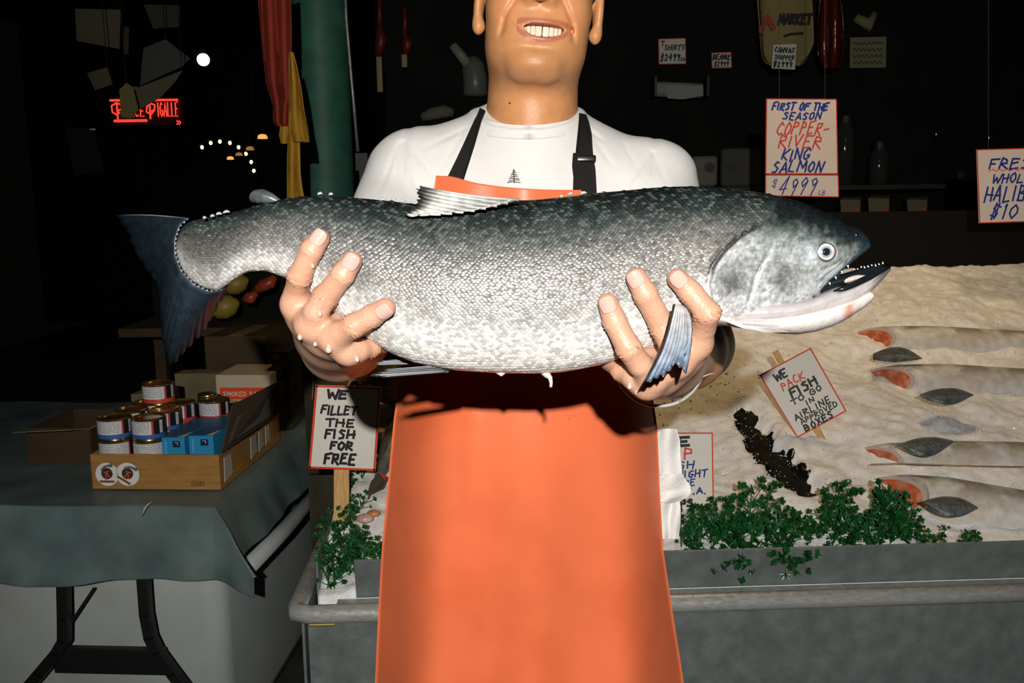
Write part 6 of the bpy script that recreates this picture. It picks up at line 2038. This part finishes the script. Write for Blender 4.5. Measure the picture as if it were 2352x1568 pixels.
for (px, py, r, lb) in ((870, 995, .022, 'pale pink fish steak higher up beside the fillet sign'), (838, 1190, .016, 'pale pink fish scrap lower down behind the stake'), (858, 1178, .012, 'small orange fish scrap lower down behind the stake')):
    o = MB().blob(ICE(px, py, .022), (r * 1.2, r, r * .6), None, 14).build('fish_scrap', mat('pink_scrap' if r > .013 else 'orange_scrap', (.62, .40, .34) if r > .013 else (.60, .22, .08), rough=.35, var=.4, vscale=50), None, smooth=True)
    tag(o, lb, 'fish scrap')

# ------------------------------------------------------------------ parsley along the front of the ice
LEAF = [mat('parsley_a', (.008, .060, .014), rough=.35, spec=.5, var=.35, vscale=60), mat('parsley_b', (.014, .105, .024), rough=.35, spec=.5, var=.3, vscale=60)]
def make_sprig(seed, h):
    R_ = random.Random(seed)
    e = empty('parsley_sprig', (0, 0, 0))
    st, lf = MB(), [MB(), MB()]
    def leaflet(p, d, size):
        d = np.array(d) / (np.linalg.norm(d) + 1e-9)
        s = np.cross(d, [R_.uniform(-1, 1), R_.uniform(-1, 1), R_.uniform(.2, 1)]); s /= np.linalg.norm(s) + 1e-9
        n = np.cross(d, s)
        for k in (-1, 0, 1):
            dd = d * math.cos(k * .9) + s * math.sin(k * .9)
            ss = np.cross(n, dd)
            L = size * (1.0 if k == 0 else .8)
            q = p
            pts = [q, q + dd*L*.55 + ss*L*.30 + n*L*.10, q + dd*L*1.0 + ss*L*.20, q + dd*L*.85, q + dd*L*1.05 - ss*L*.15, q + dd*L*.55 - ss*L*.30 + n*L*.10]
            lf[R_.randint(0, 1)].add(pts, [(0, 1, 2, 3), (0, 3, 4, 5)])
    top = np.array([R_.uniform(-.02, .02), R_.uniform(-.02, .01), h])
    main = [np.zeros(3), top * .5 + np.array([R_.uniform(-.006, .006), 0, 0]), top]
    st.tube(main, [.0014, .0012, .0007], 5)
    for b in range(12):
        t = R_.uniform(.15, 1)
        p = main[0] * (1-t) + top * t
        d = np.array([R_.uniform(-1, 1), R_.uniform(-1, .6), R_.uniform(.1, 1.0)]); d /= np.linalg.norm(d)
        q = p + d * R_.uniform(.010, .028)
        st.tube([p, q], [.0008, .0005], 4)
        for k in range(4):
            leaflet(q, d + np.array([R_.uniform(-.9, .9), R_.uniform(-.9, .9), R_.uniform(-.5, .7)]), R_.uniform(.006, .0105))
    leaflet(top, (0, 0, 1), .013)
    st.buildl('stem', LEAF[1], e)
    for q, m_ in zip(lf, LEAF):
        if q.v: q.buildl('leaves', m_, e)
    return e
protos = [make_sprig(k, hh) for k, hh in enumerate((.075, .060, .050, .068, .045))]
usedp = [False] * 5
def put_sprig(p, k, s, rx, ry, rz, label, group):
    c = protos[k] if not usedp[k] else copy_tree(protos[k])
    usedp[k] = True
    c.location = Vector(p); c.rotation_euler = (rx, ry, rz); c.scale = (s, s, s)
    tag(c, label, 'parsley', group)
xs_ = [1565,1580,1600,1622,1640,1660,1680,1700,1712,1725,1740,1752,1765,1785,1800,1822,1840,1862,1890,1905,1925,1945,1958,1972,1990,2010,2030,2050,2062,2080,2100,2125,2160,2200,2240]
def plab(x):
    return ('green parsley sprig at the foot of the shipping sign' if x < 1655 else 'green parsley sprig in the tall clump below the upper end of the kelp' if x < 1790 else
            'green parsley sprig in front of the lower end of the kelp' if x < 1885 else 'green parsley sprig in the clump right of the kelp' if x < 2000 else 'green parsley sprig in front of the nearest headless salmon')
for i, x in enumerate(xs_):
    big = 1.75 if abs(x - 1735) < 30 else 1.5 if 1890 < x < 2080 else 1.15
    for rr in range(2):
        pyb = 1262 + rng.uniform(-14, 8) - 12 * rr
        if x > 2110: big, pyb = .75, 1266
        put_sprig(ICE(x + rr * 9, pyb, -.012), (i + 3 * rr) % 5, big * rng.uniform(.75, 1.1), rng.uniform(-.1, .6), rng.uniform(-.35, .35), rng.uniform(0, 6.28), plab(x), 'parsley row on the right')
for i, x in enumerate(range(1590, 1830, 12)):
    big = 1.0 if x < 1690 else 1.35
    put_sprig(ICE(x + rng.uniform(-5, 5), 1268, .0), (i + 2) % 5, big * rng.uniform(.8, 1.1), rng.uniform(.9, 1.7), rng.uniform(-.5, .5), rng.uniform(-.7, .7), 'green parsley sprig hanging over the steel lip on the right', 'parsley over the lip')
for i in range(46):
    if i < 20:
        u_, v_ = .036 + .04 * rng.random(), .10 + .50 * (i / 19); lb = 'green parsley sprig along the left end of the counter'
    else:
        u_, v_ = .045 + .24 * (i - 20) / 26, .10 + .07 * rng.random(); lb = 'green parsley sprig around the foot of the fillet sign stake'
    p = TK(u_, v_, ice_z(TK(u_, v_, 0)[1]) - .016)
    put_sprig(p, i % 5, rng.uniform(.8, 1.25), rng.uniform(-.2, .8), rng.uniform(-.5, .3), rng.uniform(0, 6.28), lb, 'parsley clump on the left')

# ------------------------------------------------------------------ night street on the far left
GLO = mat('lamp_globe', (1, 1, 1), emit=(1.0, .86, .62), estr=9.0)
def hanging_lamp(name, px, py, Y, r, mt, label, group=None, cap=True, flat=1.0):
    c = PY(px, py, Y)
    e = empty(name, c - np.array([0, 0, r]), label, 'lamp', group)
    MB().blob(c, (r, r, r * flat), None, 16).build('bulb', mt, e, smooth=True)
    MB().lathe([(r*.45, r*flat*.85), (r*.45, r*flat*1.5), (.001, r*flat*1.5)], 12, c).build('socket', BLK, e)
    MB().tube([c + TZ*r*flat*1.4, np.array([c[0], c[1], 3.2])], .004, 5).build('cord', BLK, e)
hanging_lamp('globe_lamp', 467, 137, 7.5, .048, GLO, 'bright white globe lamp above the red neon sign')
FAIRY = mat('fairy_bulb', (1, 1, 1), emit=(1.0, .72, .36), estr=2.2)
pts = [(464,338),(484,328),(505,325),(528,328),(548,338),(565,353),(577,372),(583,392)]
nm_ = ['first', 'second', 'third', 'fourth', 'fifth', 'sixth', 'seventh', 'last']
for k, (x, y) in enumerate(pts):
    c = PY(x, y, 9.0)
    e = empty('string_bulb', c - TZ * .018, f'small warm bulb, {nm_[k]} from the left in the arched string', 'bulb', 'arched string of small bulbs')
    MB().blob(c, (.017, .017, .02), None, 10).build('bulb', FAIRY, e, smooth=True)
    MB().lathe([(.008, .017), (.008, .035), (.001, .035)], 8, c).build('socket', BLK, e)
wire = MB().tube([PY(x, y, 9.0) + TZ * .034 for x, y in [(440, 356)] + pts + [(590, 415)]], .004, 6).build('string_wire', BLK, None); tag(wire, 'dark wire carrying the arched string of bulbs', 'wire')
for (x, y) in ((440, 356), (590, 415)):
    q = PY(x, y, 9.0) + TZ * .034
    MB().tube([q, np.array([q[0], q[1], 3.215])], .004, 6).build('hanger_cord', BLK, wire)
AMB = mat('amber_shade', (.6, .35, .1), emit=(1.0, .48, .12), estr=.95); AMBD = mat('amber_shade_dim', (.4, .22, .06), emit=(1.0, .45, .12), estr=.28)
for (x, y, m_, r, lb) in ((603, 315, AMB, .048, 'amber lamp shade nearest the red cloth, brightest'), (574, 342, AMBD, .040, 'dim amber lamp shade right of the string bulbs'), (549, 355, AMBD, .034, 'dim amber lamp shade under the string bulbs'), (529, 364, AMB, .034, 'amber lamp shade lowest under the string bulbs')):
    c = PY(x, y, 9.4)
    e = empty('amber_lamp', c, lb, 'lamp', 'amber lamps under the string of bulbs')
    o = MB().lathe([(r, -r*.30), (r, r*.05), (r*.75, r*.5), (r*.3, r*.62), (.001, r*.64)], 20, c).build('shade', m_, e, smooth=True)
    MB().tube([c + TZ*r*.6, np.array([c[0], c[1], 3.2])], .004, 5).build('cord', BLK, e)
# red neon
NEO = mat('neon_red', (.4, .02, .01), emit=(1.0, .055, .030), estr=1.25)
Yn = 8.6; mn = Yn / F
neon = empty('neon_sign', PY(330, 285, Yn), 'glowing red neon restaurant sign in the dark street', 'neon sign')
nO = PY(256, 281, Yn)
def neon_tube(p2, r=.0075):
    MB().tube([nO + R0 * a * mn + TZ * b * mn for a, b in p2], r, 8).build('neon_tube', NEO, neon, smooth=True)
neon_tube([(0, 48), (152, 47)], .010); neon_tube([(6, 3), (80, 3)], .012)
def neon_text(t, x, y, h, w_, r=.0062):
    st, _ = strokes(t, x, y, h, fit(t, w_, h), .25, 0, .0)
    for pl in st: neon_tube(pl, r)
neon_tube([(14, 42), (3, 36), (4, 22), (14, 16), (20, 22)], .008); neon_tube([(15, 44), (15, 4)], .008); neon_tube([(15, 42), (26, 38), (24, 28), (15, 25)], .008)
neon_text('LACE', 30, 12, 22, 46)
neon_tube([(92, 40), (82, 34), (80, 22), (90, 16), (97, 24)], .008); neon_tube([(88, 42), (88, 6)], .008); neon_tube([(88, 42), (100, 36), (98, 26), (88, 22)], .008)
neon_text('IGALLE', 106, 11, 31, 46)
for x in (146, 151): neon_tube([(x, 2), (x + 4, -2), (x, -7)], .006)
MB().box(nO + R0 * 76 * mn + TZ * 24 * mn + np.array([0, .06, 0]), (.68, .04, .26), None, bev=.01).build('sign_backing', mat('neon_back', (.006, .005, .005), rough=.6), neon)
for x in (20, 130):
    MB().tube([nO + R0 * x * mn + TZ * 55 * mn + np.array([0, .06, 0]), np.array([(nO + R0 * x * mn)[0], Yn + .06, 3.2])], .006, 6).build('hanger', BLK, neon)
# dim cards and flags hanging from the rafters
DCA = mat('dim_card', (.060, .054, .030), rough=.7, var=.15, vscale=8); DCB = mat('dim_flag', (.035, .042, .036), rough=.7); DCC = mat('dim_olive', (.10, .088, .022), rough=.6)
def card(name, label, poly, Y, m_, thick=.006, tilt=0.0, cat='card'):
    p3 = [PY(x, y, Y + tilt * (i % 2)) for i, (x, y) in enumerate(poly)]
    e = empty(name, np.min(np.array(p3), 0), label, cat)
    slab('panel', p3[::-1], np.array([0, 1.0, 0]), thick, m_, e)
    t = np.array(p3); c = t[np.argmax(t[:, 2])]
    MB().tube([c, np.array([c[0], c[1], 3.2])], .0015, 5).build('string', BLK, e)
    return e
e = card('hanging_card', 'dim tan card with dark smudges hanging at the upper left', [(172, 20), (277, 22), (274, 112), (176, 94)], 3.6, DCA)
for (x, y) in ((242, 68), (262, 70)):
    mb = MB(); flat_disc(mb, PY(x, y, 3.597), R0, TZ, .012); mb.build('smudge', mat('smudge', (.10, .05, .03), rough=.8), e)
card('hanging_card', 'dim card behind the tan card at the upper left', [(270, 60), (296, 62), (294, 126), (262, 118)], 3.8, mat('dim_card2', (.032, .029, .017), rough=.8))
card('hanging_card', 'dim grey card at the top edge left of the globe lamp', [(330, 10), (412, 12), (412, 62), (352, 66)], 3.9, mat('dim_card2'))
card('hanging_tag', 'small dim square tag left of the neon sign', [(200, 168), (246, 154), (258, 194), (218, 207)], 3.4, mat('dim_card3', (.06, .056, .032), rough=.35), cat='tag')
card('pennant', 'dim blue-grey pennant hanging above the neon sign', [(322, 196), (325, 150), (330, 110), (380, 90), (436, 134), (420, 152)], 3.7, DCB, cat='flag')
card('pennant', 'olive paper pennant hanging before the neon sign', [(274, 206), (290, 190), (305, 200), (318, 252), (300, 272), (278, 268)], 3.3, DCC, cat='flag')
card('pennant', 'broad olive pennant hanging over the middle of the neon sign', [(306, 198), (320, 200), (418, 162), (405, 184), (370, 222), (318, 252), (312, 250)], 3.42, mat('dim_olive2', (.06, .054, .028), rough=.7), cat='flag')
dk = card('hanging_card', 'dark bluish card low on the left below the neon sign', [(150, 292), (215, 296), (240, 392), (170, 404)], 4.2, mat('dim_card4', (.008, .009, .007), rough=.3))
MB().box(PY(213, 297, 4.196), (.024, .004, .006), None, bev=.001).build('bright_clip', mat('clip_chrome', (.8, .82, .82), rough=.1, metal=.3), dk)
for o in bpy.data.objects:
    if '_w' in o: del o['_w']
